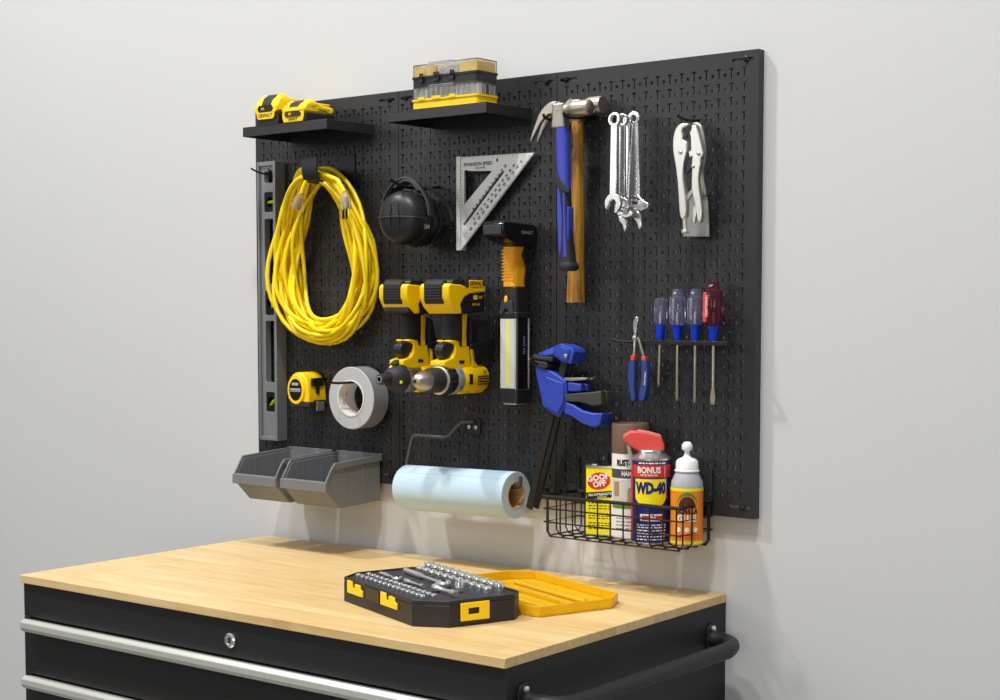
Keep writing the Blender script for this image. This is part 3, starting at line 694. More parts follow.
# ------------------------------------------------------------------ work light
t = thing('work_light', 'yellow and black LED work light hanging upright in the middle', 'flashlight', (30.3, -2.2, 14))
def wl(px, py, Y=-3.0): return at(px, py, Y)
zz = lambda py: at(509, py, -3.0)[1]
xL, xR = 29.35, 30.95
zt, zb = zz(318), zz(389)
MB().prism(rrect(xL, xR, -2.95, -1.25, .22), zb, zt, 'z').build('lamp_body', PLKG, t)
MB().prism(rrect(xL+.04, xR-.12, -3.06, -2.7, .1), zb+.05, zt-.05, 'z').build('lens', LENS, t)
MB().box(xL+.68, xL+.92, -3.085, -3.055, zb+.2, zt-.15).build('led_strip', LEDY, t, bevel=.02)
MB().box(xR-.18, xR-.02, -3.06, -2.7, zb, zt).build('edge_trim', NICK, t, bevel=.04)
MB().box(xR-.02, xR+.05, -1.6, -1.4, zb, zt).build('side_trim', NICK, t, bevel=.03)
l = MB(); l.text('20V MAX', .34, lambda x, y: V((xR+.012, -2.1+y, (zt+zb)/2+.6+x)), .01); l.build('lettering', SILP, t, smooth=0)
z2 = zz(403)
MB().prism(rrect(xL-.1, xR+.12, -3.12, -1.15, .3), z2, zb, 'z').build('end_cap', PLK, t, bevel=.08)
MB().prism(rrect(xL+.1, xR-.1, -2.95, -1.35, .3), z2-.12, z2, 'z').build('end_ring', NICK, t, bevel=.04)
z3, z4, z5 = zz(313), zz(287), zz(246)
MB().prism(rrect(xL-.12, xR+.12, -3.12, -1.15, .25), zt, z3+.05, 'z').build('collar', PLK, t, bevel=.06)
a = MB(); a.prism(rrect(xL, xR, -3.05, -1.2, .3), z3, z4, 'z', top=rrect(xL+.28, xR-.1, -2.95, -1.3, .3)); a.build('neck', PLK, t, bevel=.05)
MB().prism([(xL+.05, zt+.35), (xL+.3, zt+1.3), (xR-.35, zt+1.3), (xR-.15, zt+.35), (xR-.45, zt+.2), (xR-.75, zt+.7), (xL+.6, zt+.7), (xL+.35, zt+.2)], -3.2, -3.0, 'y').build('neck_shield', CHAR, t, bevel=.04)
MB().ball((xL+.68, -3.12, zz(300)), .17, .1, .34).build('power_button', GOLD, t)
MB().prism(rrect(xL+.15, xR-.2, -3.0, -1.4, .35), z4, z5, 'z').build('grip', GOLD, t, bevel=.06)
r = MB()
for k in range(10): r.box(xL+.2, xR-.25, -3.04, -2.98, z4+.5+k*.24, z4+.6+k*.24)
r.build('grip_ribs', GOLD, t)
MB().prism([(-1.35, z4-.2), (-1.9, z4+.3), (-1.7, z4+1.5), (-2.2, z4+2.4), (-1.8, z5), (-1.35, z5)], xR-.3, xR-.08, 'x').build('grip_side', PLK, t, bevel=.05)
zh0, zh1 = zz(244), zz(224)
a = MB(); a.prism(rrect(xL+.2, xR-.1, -3.0, -1.3, .3), z5-.05, zh0+.55, 'z', top=rrect(xL, xR+.1, -4.3, -1.15, .3)); a.build('head_neck', PLK, t, bevel=.05)
MB().prism([(-5.0, zh1-.05), (-4.9, zh1-.95), (-4.2, zh1-1.25), (-3.2, zh1-1.5), (-1.1, zh1-1.5), (-.85, zh1-.9), (-.85, zh1-.15), (-1.2, zh1), (-4.7, zh1+.12)], xL-.1, xR+.3, 'x').build('head', PLKG, t, bevel=.15, seg=3)
MB().box(xL+.05, xR+.15, -5.06, -4.96, zh1-.85, zh1-.15).build('head_lens', CHAR, t, bevel=.04)
l = MB(); l.text('DEWALT', .36, lambda x, y: V((xR+.312, -2.1+x, zh1-.65+y)), .01); l.build('head_lettering', SILP, t, smooth=0)

# ------------------------------------------------------------------ bar clamps
def clampz(q, Y): return zoomed(q, 523.4, 335, 7, Y)
t = thing('bar_clamp', 'front blue and black trigger bar clamp', 'clamp', (35, -3.2, 9), 'trigger bar clamps right of the work light')
Yc = -3.5
def pc(q, d0, d1, nm, m, bev=.06, parent=None, holes=()): return MB().prism(clampz(q, Yc), Yc+d0, Yc+d1, 'y', holes).build(nm, m, parent or t, bevel=bev)
pc([(92, 128), (160, 100), (215, 78), (250, 60), (330, 92), (345, 120), (325, 203), (265, 192), (205, 148), (150, 158), (100, 150)], .15, .95, 'upper_jaw', BLU)
pc([(120, 130), (205, 92), (208, 130), (150, 145)], .08, .2, 'jaw_rib', mat('cobalt_rib', '3A5ACB', .45), .03)
pc([(235, 90), (260, 78), (318, 105), (305, 185), (270, 175), (225, 140)], .05, .2, 'jaw_panel', BLU, .05)
cc = clampz([(293, 148)], Yc)[0]; MB().lathe([(.16, 0), (.16, .06), (.1, .1), (0, .1)], (cc[0], Yc+.05, cc[1]), (0, -1, 0), 16).build('pin', STEEL, t)
pc([(55, 150), (75, 132), (100, 150), (205, 155), (195, 190), (165, 182), (70, 168)], .0, 1.0, 'upper_pad', PLKM, .08)
pc([(55, 178), (160, 190), (170, 225), (140, 240), (70, 212), (52, 195)], .0, 1.0, 'lower_pad', PLKM, .08)
pc([(72, 215), (100, 218), (200, 262), (285, 322), (290, 400), (292, 480), (240, 580), (180, 545), (125, 500), (108, 415), (80, 290)], .15, .9, 'body', BLU, .1)
pc([(150, 290), (275, 335), (280, 470), (235, 555), (150, 500), (135, 400)], .02, .2, 'body_cover', BLU, .08)
pc([(290, 330), (385, 345), (385, 395), (325, 400), (290, 395)], .3, .85, 'body_rear', BLU, .08)
pc([(270, 300), (430, 300), (425, 314), (330, 322), (275, 318)], .25, .75, 'release_lever', STEEL, .02)
pc([(285, 415), (400, 405), (470, 400), (535, 392), (540, 490), (480, 497), (390, 470), (285, 465)], .1, .8, 'trigger', mat('dark_olive_plastic', '3F3E3A', .55), .08)
pc([(285, 470), (340, 490), (400, 530), (470, 548), (542, 548), (525, 635), (490, 648), (450, 640), (400, 622), (340, 580), (270, 545)], .15, .85, 'handle', BLU, .1)
bar0 = at(567, 352, Yc+.5); bar1 = at(529, 508.5, Yc+.5)
dd = V((bar1[0]-bar0[0], 0, bar1[1]-bar0[1])).normalized(); nn2 = V((-dd.z, 0, dd.x))*.27
A_, B_ = V((bar0[0], 0, bar0[1])), V((bar1[0], 0, bar1[1]))
MB().prism([(A_+nn2).xz[:] , (A_-nn2).xz[:], (B_-nn2).xz[:], (B_+nn2).xz[:]], Yc+.42, Yc+.62, 'y').build('bar', mat('black_steel_bar', '2A2927', .42, .3), t, bevel=.02)
c2 = copy_tree(t, None, (-.15, .98, -.05)); c2['label'] = 'rear blue trigger bar clamp half hidden behind the front clamp'
hook('peg_hook', 'black double peg hook carrying the two bar clamps', [(33.3, BF-.05, 10.7), (33.3, -2.2, 10.45), (33.25, -3.6, 10.45), (33.2, -4.3, 10.8)], .1)

# ------------------------------------------------------------------ hammers
def lpts(q, ox, oy, s, Y): return zoomed(q, ox, oy, s, Y)
# front hammer
yh = -3.45
t = thing('claw_hammer', 'front claw hammer with blue and black rubber grip', 'hammer', (35.5, yh, 28), 'claw hammers on one double hook')
fcx, fcz = at(589.5, 108, yh)
hx = at(561, 110, yh)[0]; hz = fcz+.05
hd = MB()
hd.lathe([(.42, -.4), (.5, 0), (.42, .5), (.4, .75), (.52, 1.05), (.58, 1.35), (.58, fcx-hx-.35), (.56, fcx-hx), (.5, fcx-hx+.06), (0, fcx-hx+.08)], (hx, yh, hz), (1, 0, 0), 32)
hb = hd.build('head', STEEL, t, smooth=50)
ck = MB(); zn = at(561, 128, yh)[1]
ck.prism(rrect(hx-.62, hx+.55, yh-.42, yh+.42, .15), zn, hz+.45, 'z', top=rrect(hx-.5, hx+.5, yh-.5, yh+.5, .2)); ck.build('cheek', STEEL, t, bevel=.08)
def claw(t, hx, hz, yh, s=1.0, m=STEEL):
    for sg in (-1, 1):
        P = spline([(hx-.2, yh+sg*.22, hz+.15), (hx-.9*s, yh+sg*.27, hz+.12), (hx-1.6*s, yh+sg*.33, hz-.3), (hx-2.2*s, yh+sg*.36, hz-1.05), (hx-2.85*s, yh+sg*.4, hz-2.1)], 5)
        n = len(P); b = MB(); vs = []; fs = []
        for i, p in enumerate(P):
            q = i/(n-1); hh = .5*(1-q)+.06*q; hw = .2*(1-q)+.15*q
            tn = (P[min(i+1, n-1)]-P[max(i-1, 0)]).normalized(); nr = V((-tn.z, 0, tn.x))
            for a_, c_ in ((-1, -1), (1, -1), (1, 1), (-1, 1)): vs.append(p+V((0, a_*hw, 0))+nr*c_*hh)
        for i in range(n-1):
            for k in range(4): j = (k+1) % 4; fs.append((i*4+k, i*4+j, i*4+4+j, i*4+4+k))
        fs += [(0, 1, 2, 3), tuple((n-1)*4+k for k in range(4))]
        b.add(vs, fs); b.build('claw', m, t, bevel=.06, smooth=50)
claw(t, hx, hz, yh, .84)
Q = lambda q, Y: zoomed(q, 540, 140, 4.117, Y)
# blue grip: tapered oval sections down its length
def handle(t, secs, nm, m, n=20, pw=2.6):
    b = MB(); vs = []; fs = []
    for x, y, z, rx, ry in secs:
        for k in range(n):
            A = 2*pi*k/n; c_, s_ = math.cos(A), math.sin(A)
            vs.append((x+rx*math.copysign(abs(c_)**(2/pw), c_), y+ry*math.copysign(abs(s_)**(2/pw), s_), z))
    for i in range(len(secs)-1):
        for k in range(n): j = (k+1) % n; fs.append((i*n+k, i*n+j, (i+1)*n+j, (i+1)*n+k))
    fs += [tuple(range(n)), tuple((len(secs)-1)*n+k for k in range(n))]
    b.add(vs, fs); return b.build(nm, m, t, smooth=55)
def ctr(px, py, Y): return at(px, py, Y)
s1 = []
for py, pxm, rx, ry in ((128, 563, .5, .42), (150, 563.3, .5, .42), (175, 564, .48, .42), (190, 564.6, .46, .42), (215, 565.5, .44, .46), (240, 566.8, .46, .5), (258, 568, .52, .54), (264, 568.5, .56, .58)):
    x, z = ctr(pxm, py, yh); s1.append((x, yh, z, rx, ry))
handle(t, s1[:4], 'handle', BLUH)
handle(t, s1[3:], 'rubber_grip', PLKM)
zc1 = s1[-1][2]; xc1 = s1[-1][0]
handle(t, [(xc1, yh, zc1+.1, .6, .6), (xc1+.03, yh, zc1-.1, .68, .68), (xc1+.05, yh, zc1-.38, .66, .66), (xc1+.05, yh, zc1-.5, .5, .5)], 'butt_cap', PLKM)
def pxs(q, Y): return [at(a_, b_, Y) for a_, b_ in q]
MB().prism(pxs([(557.5, 188), (560, 193), (562.5, 215), (562, 240), (560.5, 258), (559, 250), (557.5, 215)], yh-.47), yh-.54, yh-.3, 'y').build('grip_panel', BLUH, t, bevel=.04)
MB().prism(pxs([(563.2, 192), (564.4, 194), (565.5, 230), (567, 258), (563.5, 257), (563.4, 230)], yh-.5), yh-.55, yh-.35, 'y').build('grip_panel', BLUH, t, bevel=.04)
xs_ = s1[4][0]+.36
MB().prism([(yh-.36, s1[3][2]-1.2), (yh+.34, s1[3][2]-1.2), (yh+.42, s1[-1][2]+.6), (yh-.45, s1[-1][2]+.6)], xs_, xs_+.16, 'x', top=[(yh-.3, s1[3][2]-1.3), (yh+.3, s1[3][2]-1.3), (yh+.34, s1[-1][2]+.7), (yh-.38, s1[-1][2]+.7)]).build('side_panel', BLUH, t, bevel=.05)
MB().prism(pxs([(555.5, 170), (558, 176), (564, 185), (569, 189), (569, 193), (562, 191), (556, 185)], yh-.46), yh-.48, yh-.3, 'y').build('grip_collar', PLKM, t, bevel=.03)
# rear hammer
yr = -1.75
t = thing('claw_hammer', 'rear claw hammer with a plain wooden handle', 'hammer', (36, yr, 28), 'claw hammers on one double hook')
fcx, fcz = at(603, 104.5, yr); hx = at(577, 108, yr)[0]; hz = fcz
MB().lathe([(.42, -.4), (.5, 0), (.45, .5), (.45, .8), (.58, 1.0), (.64, 1.3), (.64, fcx-hx-.2), (.6, fcx-hx), (0, fcx-hx+.03)], (hx, yr, hz), (1, 0, 0), 32).build('head', STEEL, t, smooth=50)
MB().prism(rrect(hx-.5, hx+.5, yr-.42, yr+.42, .15), hz-1.1, hz+.5, 'z').build('cheek', STEEL, t, bevel=.08)
claw(t, hx, hz, yr, .42)
s1 = []
for py, pxm, rx, ry in ((112, 577.5, .38, .42), (135, 577.5, .38, .42), (150, 577.8, .36, .42), (180, 577.3, .4, .46), (220, 577, .45, .5), (260, 576.3, .52, .55), (290, 575.8, .6, .58), (302.5, 575.6, .64, .58)):
    x, z = ctr(pxm, py, yr); s1.append((x, yr, z, rx, ry))
handle(t, s1, 'handle', HICK, pw=3)
t = thing('double_hook', 'black two-armed hook cradling both hammer heads', 'hook', (35.3, BF, 27.5))
hxa = at(561, 110, yh)[0]
for xa, nm in ((hxa-.95, 'arm'), (hxa+.85, 'arm')):
    MB().tube(spline([(xa, BF-.05, 28.55), (xa, -2.4, 28.25 if xa > hxa else 28.2), (xa, -4.0, 28.2), (xa, -4.3, 28.5)], 5), .1).build(nm, WIREB, t)
MB().box(hxa-1.4, hxa+1.4, BF-.12, BF-.01, 28.2, 29.0).build('mounting_plate', WIREB, t, bevel=.03)

# ------------------------------------------------------------------ wrenches
W3 = lambda q, Y: zoomed(q, 600, 105, 5.385, Y)
def eye(mb, q, Y, r1, r2, d=.22):
    c = W3([q], Y)[0]; mb.lathe([(r2, -d/2), (r1, -d/2), (r1, d/2), (r2, d/2)], (c[0], Y, c[1]), (0, 1, 0), 24, closed=True); return c
def strip(mb, a, b, w0, w1, Y, d=.12):
    a, b = V((a[0], a[1])), V((b[0], b[1])); t_ = (b-a).normalized(); n = V((-t_.y, t_.x))
    mb.prism([(a+n*w0)[:], (a-n*w0)[:], (b-n*w1)[:], (b+n*w1)[:]], Y-d, Y+d, 'y')
hookp = at(611, 117, -4.2)
hook('peg_hook', 'long black peg hook through the eyes of the wrenches', [(39.55, BF-.05, 28.1), (39.5, -2.6, 27.95), (39.45, -4.4, 27.95), (39.4, -5.0, 28.2)], .09)
G_ = 'wrenches hanging from one peg hook'
def open_wrench(eyeq, Y, endq, label, s=1.0):
    t = thing('combination_wrench', label, 'wrench', (39.5, Y, 28), G_)
    b = MB(); c = eye(b, eyeq, Y, .5*s, .29*s, .3); e = W3([endq], Y)[0]
    d = V((e[0]-c[0], e[1]-c[1])).normalized(); st = V(c)+d*.4*s; en = V(e)-d*.35
    strip(b, st, en, .27*s, .3*s, Y, .12)
    o = b.build('shank', CHR, t, bevel=.05)
    b = MB()
    # open jaw: ring with a gap
    ang0 = math.atan2(d.y, d.x)+math.radians(-20); R, r = .68*s, .27*s; pts_ = []
    for k in range(25): A = ang0+math.radians(32+k*(296/24)); pts_.append((e[0]+R*math.cos(A), e[1]+R*math.sin(A)*1.05))
    inn = []
    for k in range(17): A = ang0+math.radians(328-40-k*(216/16)); inn.append((e[0]+r*math.cos(A), e[1]+r*math.sin(A)))
    dv = V((math.cos(ang0), math.sin(ang0))); 
    b.prism(pts_+inn, Y-.15, Y+.15, 'y'); b.build('open_jaw', CHR, t, bevel=.04)
    return t
open_wrench((80, 78), -4.3, (73, 530), 'front polished combination wrench with the open jaw at its lower end', 1.0)
open_wrench((122, 80), -3.6, (120, 545), 'second combination wrench from the front on the wrench hook', .9)
def adj_wrench(eyeq, Y, endq, tilt, label, s=1.0):
    t = thing('adjustable_wrench', label, 'wrench', (39.5, Y, 28), G_)
    b = MB(); c = eye(b, eyeq, Y, .46*s, .22*s, .3); e = W3([endq], Y)[0]
    d = V((e[0]-c[0], e[1]-c[1])).normalized(); n = V((d.y, -d.x)); n = -n if n.x < 0 else n   # n points right
    strip(b, V(c)+d*.36*s, V(e)-d*.1, .36*s, .42*s, Y, .15)
    b.build('shank', CHR, t, bevel=.04)
    E = V(e); L = lambda u, v: (E+n*u*s+d*v*s)[:]
    MB().prism([L(-.45, -.5), L(.25, -.6), L(.6, -.2), L(1.1, .1), L(1.05, .35), L(.5, .5), L(.1, .45), L(-.5, .3), L(-.6, -.1)], Y-.17, Y+.17, 'y', [[L(-.22, -.3), L(.22, -.3), L(.22, .05), L(-.22, .05)]]).build('fixed_jaw', CHR, t, bevel=.05)
    MB().prism([L(-.45, .32), L(.15, .48), L(.42, .75), L(.5, 1.55), L(.3, 1.75), L(.1, 1.2), L(-.3, .8)], Y-.13, Y+.13, 'y').build('moving_jaw', CHR, t, bevel=.05)
    kn = MB()
    for k in range(4): kn.lathe([(.1, 0), (.17*s, .02), (.17*s, .06), (.1, .08)], (E.x-.19*s+k*.1*s, Y-.02, (E+d*-.12).y), (1, 0, 0), 12)
    kn.build('knurl', STEEL, t)
adj_wrench((150, 82), -2.9, (125, 575), 0, 'small adjustable wrench between the combination wrenches and the big adjustable', .8)
adj_wrench((185, 72), -2.2, (192, 530), 0, 'large adjustable wrench rearmost on the wrench hook', 1.08)

# ------------------------------------------------------------------ locking pliers
hook('peg_hook', 'black peg hook in the jaws of the locking pliers', [(45.4, BF-.05, 27.55), (45.3, -1.8, 27.45), (45.2, -2.9, 27.5), (45.15, -3.3, 27.75)], .09)
L4 = lambda q, Y: zoomed(q, 665, 115, 5.385, Y)
Yl = -2.6
t = thing('locking_pliers', 'front nickel locking pliers with curved jaws, hanging jaws up', 'pliers', (45.3, Yl, 24), 'locking tools on the right peg hook')
def pl(q, d0, d1, nm, m=NICK, bev=.06, p=None): return MB().prism(L4(q, Yl), Yl+d0, Yl+d1, 'y').build(nm, m, p or t, bevel=bev)
pl(sm2([(90, 48), (120, 44), (132, 58), (106, 70), (98, 88), (104, 112), (100, 134), (124, 146), (124, 195), (108, 260), (104, 330), (112, 400), (120, 470), (120, 540), (100, 562), (86, 540), (80, 460), (74, 370), (62, 270), (50, 200), (50, 125), (66, 70)], 2), -.2, .3, 'fixed_handle', bev=.08)
pl([(148, 52), (166, 56), (184, 100), (196, 150), (208, 205), (200, 228), (178, 234), (132, 226), (128, 196), (142, 190), (140, 120), (134, 96), (142, 80)], -.08, .26, 'moving_jaw')
pl(sm2([(150, 226), (194, 228), (188, 290), (182, 350), (192, 440), (202, 520), (192, 582), (176, 560), (162, 470), (146, 400), (148, 300)], 2), -.1, .26, 'moving_handle', bev=.07)
pl([(118, 245), (138, 238), (150, 262), (128, 300), (112, 320), (106, 300)], .05, .2, 'link', PLKG, .02)
pl([(112, 440), (146, 392), (158, 402), (118, 470)], .0, .18, 'release_lever', STEEL, .03)
pl([(150, 500), (166, 470), (172, 500), (158, 582), (148, 575)], .02, .2, 'release_tail', NICK, .03)
for q, r in (((92, 203), .13), ((184, 210), .12), ((155, 278), .12), ((146, 224), .07)):
    c = L4([q], Yl)[0]; MB().lathe([(r, 0), (r, .07), (r*.6, .11), (0, .11)], (c[0], Yl-.1 if q[0] > 100 else Yl-.2, c[1]), (0, -1, 0), 14).build('rivet', STEEL, t)
a, b_ = L4([(103, 556), (107, 622)], Yl); MB().tube([(a[0], Yl+.05, a[1]), (b_[0], Yl+.05, b_[1])], .16, n=12).build('adjusting_screw', NICK, t)
MB().lathe([(.24, 0), (.27, .05), (.27, .2), (.24, .25)], (b_[0], Yl+.05, b_[1]-.2), (0, 0, 1), 20, flute=.1, nf=10).build('screw_knob', NICK, t)
Yl = -1.5
t = thing('sheet_metal_pliers', 'rear locking tool with a wide flat steel plate at the bottom', 'pliers', (46, Yl, 22), 'locking tools on the right peg hook')
pl([(112, 425), (150, 400), (222, 425), (232, 470), (240, 655), (100, 655), (102, 560)], -.06, .1, 'flat_plate', mat('grey_steel_plate', 'A8A7A3', .4, .7), .02)
pl(sm2([(150, 45), (178, 40), (204, 62), (218, 110), (226, 180), (222, 250), (212, 300), (216, 350), (228, 430), (205, 430), (196, 350), (196, 300), (206, 240), (208, 180), (196, 110), (172, 64)], 2), -.2, .2, 'upper_frame', STEEL, .06)

# ------------------------------------------------------------------ screwdriver rack + drivers
zr = 12.15
t = thing('screwdriver_rack', 'black steel rack bar holding the screwdrivers and cutters', 'rack', (44, BF, zr))
MB().box(42.2, 48.7, -1.72, -1.5, zr-.2, zr+.1).box(42.2, 48.7, -2.5, -2.28, zr-.2, zr+.1).box(48.5, 48.7, -2.28, -1.72, zr-.2, zr+.1).box(42.2, 42.4, -2.28, -1.72, zr-.2, zr+.1).build('slotted_bar', WIREB, t, bevel=.03)
for x in (43.7, 46.7): MB().box(x-.15, x+.15, -1.5, BF-.01, zr-.3, zr+.05).build('bracket', WIREB, t, bevel=.02)
MB().tube(spline([(42.3, -2.0, zr), (40.8, -2.0, zr-.02), (39.6, -2.0, zr), (38.9, -2.0, zr+.15)], 4), .1).build('end_peg', WIREB, t)
MB().tube([(40.2, -2.0, zr-.02), (40.2, BF-.03, zr)], .09).build('peg_arm', WIREB, t)
def driver(x, top, dome, r, tip, label, cl, flat=False, tilt=0, letter=True):
    y = -2.0
    t = thing('screwdriver', label, 'screwdriver', (x, y, 12.3), 'screwdrivers in the rack')
    M = Matrix.Translation((x, y, 12.3)) @ Matrix.Rotation(tilt, 4, 'Y') @ Matrix.Translation((-x, -y, -12.3))
    z0 = 13.35
    b = MB(); b.M = M
    prof = [(r*.55, z0-.15), (r*.8, z0), (r, z0+.2), (r, top-.25), (r*.9, top-.05), (r*.72, top)]
    prof += [(r*.62, top+.1), (r*.62, dome-.1), (r*.5, dome), (0, dome)] if dome > top+.15 else [(0, top+.05)]
    h = b.lathe(prof, (x, y, 0), (0, 0, 1), 48, flute=.07, nf=6)
    h = b.build('handle', cl, t, smooth=40)
    b = MB(); b.M = M; b.lathe([(.26, 12.28), (.3, 12.4), (.31, 12.9), (.4*r/.6+.05, z0), (.25, z0+.1), (0, z0+.1)], (x, y, 0), (0, 0, 1), 24); b.build('collar', COLLAR, t)
    b = MB(); b.M = M; b.lathe([(0, z0+.02), (.12, z0+.05), (.14, z0+.6), (.08, z0+.95), (0, z0+.96)], (x, y, 0), (0, 0, 1), 12); b.build('tang', NICK, h)
    b = MB(); b.M = M
    b.lathe([(.0, tip), (.035, tip+.02), (.1, tip+.3), (.1, 12.3)] if not flat else [(.1, tip+1.1), (.1, 12.3)], (x, y, 0), (0, 0, 1), 16)
    if flat: b.prism([(x-.1, tip+1.15), (x+.1, tip+1.15), (x+.2, tip+.45), (x+.15, tip), (x-.15, tip), (x-.2, tip+.45)], y-.05, y+.05, 'y')
    b.build('shaft', mat('brass_tinted_steel', 'CFC8AE', .3, .9), t, bevel=.01)
    if letter:
        b = MB(); b.M = M; A = math.radians(12); q = V((x+r*1.01*math.sin(A)-.12, y-r*1.01*math.cos(A), (z0+top)/2+.1))
        if cl is REDCL: q.x -= .2
        b.text('CRAFTSMAN', .26, flat_fn(q, (0, 0, 1), (-1, 0, 0)), .01); b.build('lettering', WHTP, h, smooth=0)
        b = MB(); b.M = M; b.text('1/4"' if flat else '#2', .22, flat_fn((x, y-r*.64, (top+dome)/2), (1, 0, 0), (0, 0, 1)), .01); b.build('size_marking', WHTP, h, smooth=0)
    return t, h
driver(43.03, 15.2, 15.2, .46, 9.0, 'smallest clear-handled screwdriver, leftmost in the rack', CLEARB, tilt=.03, letter=False)
driver(44.47, 15.3, 15.85, .58, 8.0, 'clear-handled screwdriver just right of the smallest one', CLEARB)
driver(45.92, 15.3, 15.85, .58, 7.95, 'clear-handled screwdriver next to the red one', CLEARB)
t, h = driver(47.38, 15.75, 16.35, .62, 7.9, 'flat-blade screwdriver with a red handle, rightmost in the rack', REDCL, flat=True)
MB().prism(rrect(46.82, 47.18, 13.55, 15.6, .08), -2.5, -2.05, 'y').build('red_flute', RED, h, bevel=.04)

# diagonal cutters
t = thing('diagonal_cutters', 'small cutters with blue handles and red collars, hung on the rack peg', 'cutters', (41.2, -2.2, 12))
C5 = lambda q, Y: zoomed(q, 625, 300, 6.364, Y)
Yq = -2.25
def pq(q, d0, d1, nm, m, bev=.05, n=0):
    q = sm2(q, n) if n else q
    return MB().prism(C5(q, Yq), Yq+d0, Yq+d1, 'y').build(nm, m, t, bevel=bev)
pq([(78, 104), (92, 112), (92, 135), (86, 160), (80, 200), (80, 240), (64, 240), (62, 200), (58, 160), (62, 130)], -.2, .05, 'jaw', CHR)
pq([(66, 120), (60, 150), (64, 200), (84, 245), (70, 246), (56, 190), (54, 150)], .02, .2, 'jaw', STEEL)
pq([(64, 232), (80, 232), (72, 300), (70, 362), (56, 362), (60, 300)], -.2, .0, 'shank', NICK)
pq([(72, 236), (84, 236), (104, 290), (124, 362), (110, 366), (90, 300)], .0, .2, 'shank', STEEL)
c = C5([(72, 240)], Yq)[0]; MB().lathe([(.16, 0), (.16, .08), (0, .1)], (c[0], Yq-.2, c[1]), (0, -1, 0), 14).build('pivot', NICK, t)
pq([(48, 352), (72, 352), (72, 382), (48, 382)], -.28, .12, 'red_collar', RED)
pq([(106, 360), (134, 360), (136, 386), (108, 386)], -.12, .28, 'red_collar', RED)
pq([(46, 380), (72, 380), (74, 450), (72, 560), (78, 628), (68, 645), (52, 640), (38, 560), (31, 470)], -.32, .16, 'blue_grip', BLUG, .1, 2)
g = pq([(108, 384), (136, 384), (148, 440), (146, 540), (130, 630), (110, 644), (94, 636), (100, 560), (112, 480)], -.16, .32, 'blue_grip', BLUG, .1, 2)
c = C5([(137, 500)], Yq)[0]; MB().text('CRAFTSMAN', .17, flat_fn((c[0]-.02, Yq-.175, c[1]), (.08, 0, 1), (-1, 0, 0)), .01).build('lettering', WHTP, g, smooth=0)

# ------------------------------------------------------------------ wire basket
t = thing('wire_basket', 'black wire basket under the board holding the cans and glue', 'basket', (41, -2.9, -1.95))
bx0, bx1, by0, by1, bz0, bz1 = 35.1, 46.75, -5.05, -.88, -1.97, .9
def loop(z, r, m=0): return MB().tube([(bx0+m, by0+m, z), (bx1-m, by0+m, z), (bx1-m, by1, z), (bx0+m, by1, z)], r, closed=True)
loop(bz1, .13).build('rim', WIREB, t)
for z in (0, -.98): loop(z, .06, 0).build('ring_wire', WIREB, t)
for k in range(11):
    x = bx0+.35+k*(bx1-bx0-.7)/10
    MB().tube([(x, by0+.05, bz1), (x, by0+.05, bz0+.3), (x, by0+.3, bz0), (x, by1-.3, bz0), (x, by1-.02, bz0+.3), (x, by1-.02, bz1)], .06, n=6).build('upright_wire', WIREB, t)
for k in range(4):
    y = by0+.35+k*(by1-by0-.7)/3
    MB().tube([(bx0+.02, y, bz1), (bx0+.02, y, bz0+.3), (bx0+.3, y, bz0-.1), (bx1-.3, y, bz0-.1), (bx1-.02, y, bz0+.3), (bx1-.02, y, bz1)], .06, n=6).build('cross_wire', WIREB, t)
for x in (bx0+.1, bx1-.1):
    MB().tube([(x, by1, bz1), (x, by1, bz1+2.3), (x, BF-.04, bz1+2.4)], .07, n=6).build('hanger_wire', WIREB, t)

PH = math.radians(33)
def band(mb, cx, cy, r, x0, x1, bot, top, n=24, phi=PH):
    """printed patch on a round can between arc lengths x0..x1; bot/top are heights or functions of x"""
    fb = bot if callable(bot) else (lambda x: bot); ft = top if callable(top) else (lambda x: top)
    vs = []
    for i in range(n+1):
        x = x0+(x1-x0)*i/n; q = cyl_fn(cx, cy, 0, r, phi); a = q(x, fb(x)); b = q(x, ft(x)); vs += [a, b]
    mb.add(vs, [(2*i, 2*i+2, 2*i+3, 2*i+1) for i in range(n)])
def lines(mb, cx, cy, r, rows, seed, x0, x1, phi=PH, h=.05):
    rnd = random.Random(seed)
    for z in rows:
        x = x0
        while x < x1-.1:
            w = min(rnd.uniform(.12, .4), x1-x); band(mb, cx, cy, r, x, x+w, z-h, z+h, 3, phi); x += w+rnd.uniform(.05, .09)
zb0 = -1.9
# solvent can (oblong tin)
t = thing('solvent_can', 'yellow oblong solvent tin at the left end of the basket', 'can', (38.1, -2.5, zb0))
M = Matrix.Translation((38.4, -2.35, zb0)) @ Matrix.Rotation(math.radians(22), 4, 'Z')
def gb(): b = MB(); b.M = M; return b
H = 5.05
gb().prism(rrect(-1.12, 1.12, -.66, .66, .22), .05, H-.12, 'z').build('tin', LEMON, t)
gb().prism(rrect(-1.16, 1.16, -.7, .7, .24), H-.14, H, 'z', [rrect(-1.05, 1.05, -.6, .6, .2)]).prism(rrect(-1.1, 1.1, -.64, .64, .22), H-.14, H-.07, 'z').build('top_rim', TINM, t)
gb().prism(rrect(-1.15, 1.15, -.69, .69, .24), 0, .08, 'z').build('bottom_rim', TINM, t)
gb().lathe([(.52, 0), (.52, .5), (.4, .56), (.38, .75), (.28, .84), (0, .84)], (.1, 0, H-.08), (0, 0, 1), 20, flute=.06, nf=8).build('cap', PLKG, t)
fr_ = -.668
b = gb(); b.M = M @ Matrix.Translation((-.12, fr_, 3.95)) @ Matrix.Rotation(math.radians(-12), 4, 'Y'); b.prism([(.86*math.cos(A*pi/12), .62*math.sin(A*pi/12)) for A in range(24)], -.008, 0, 'y'); b.build('red_oval', REDP, t, smooth=0)
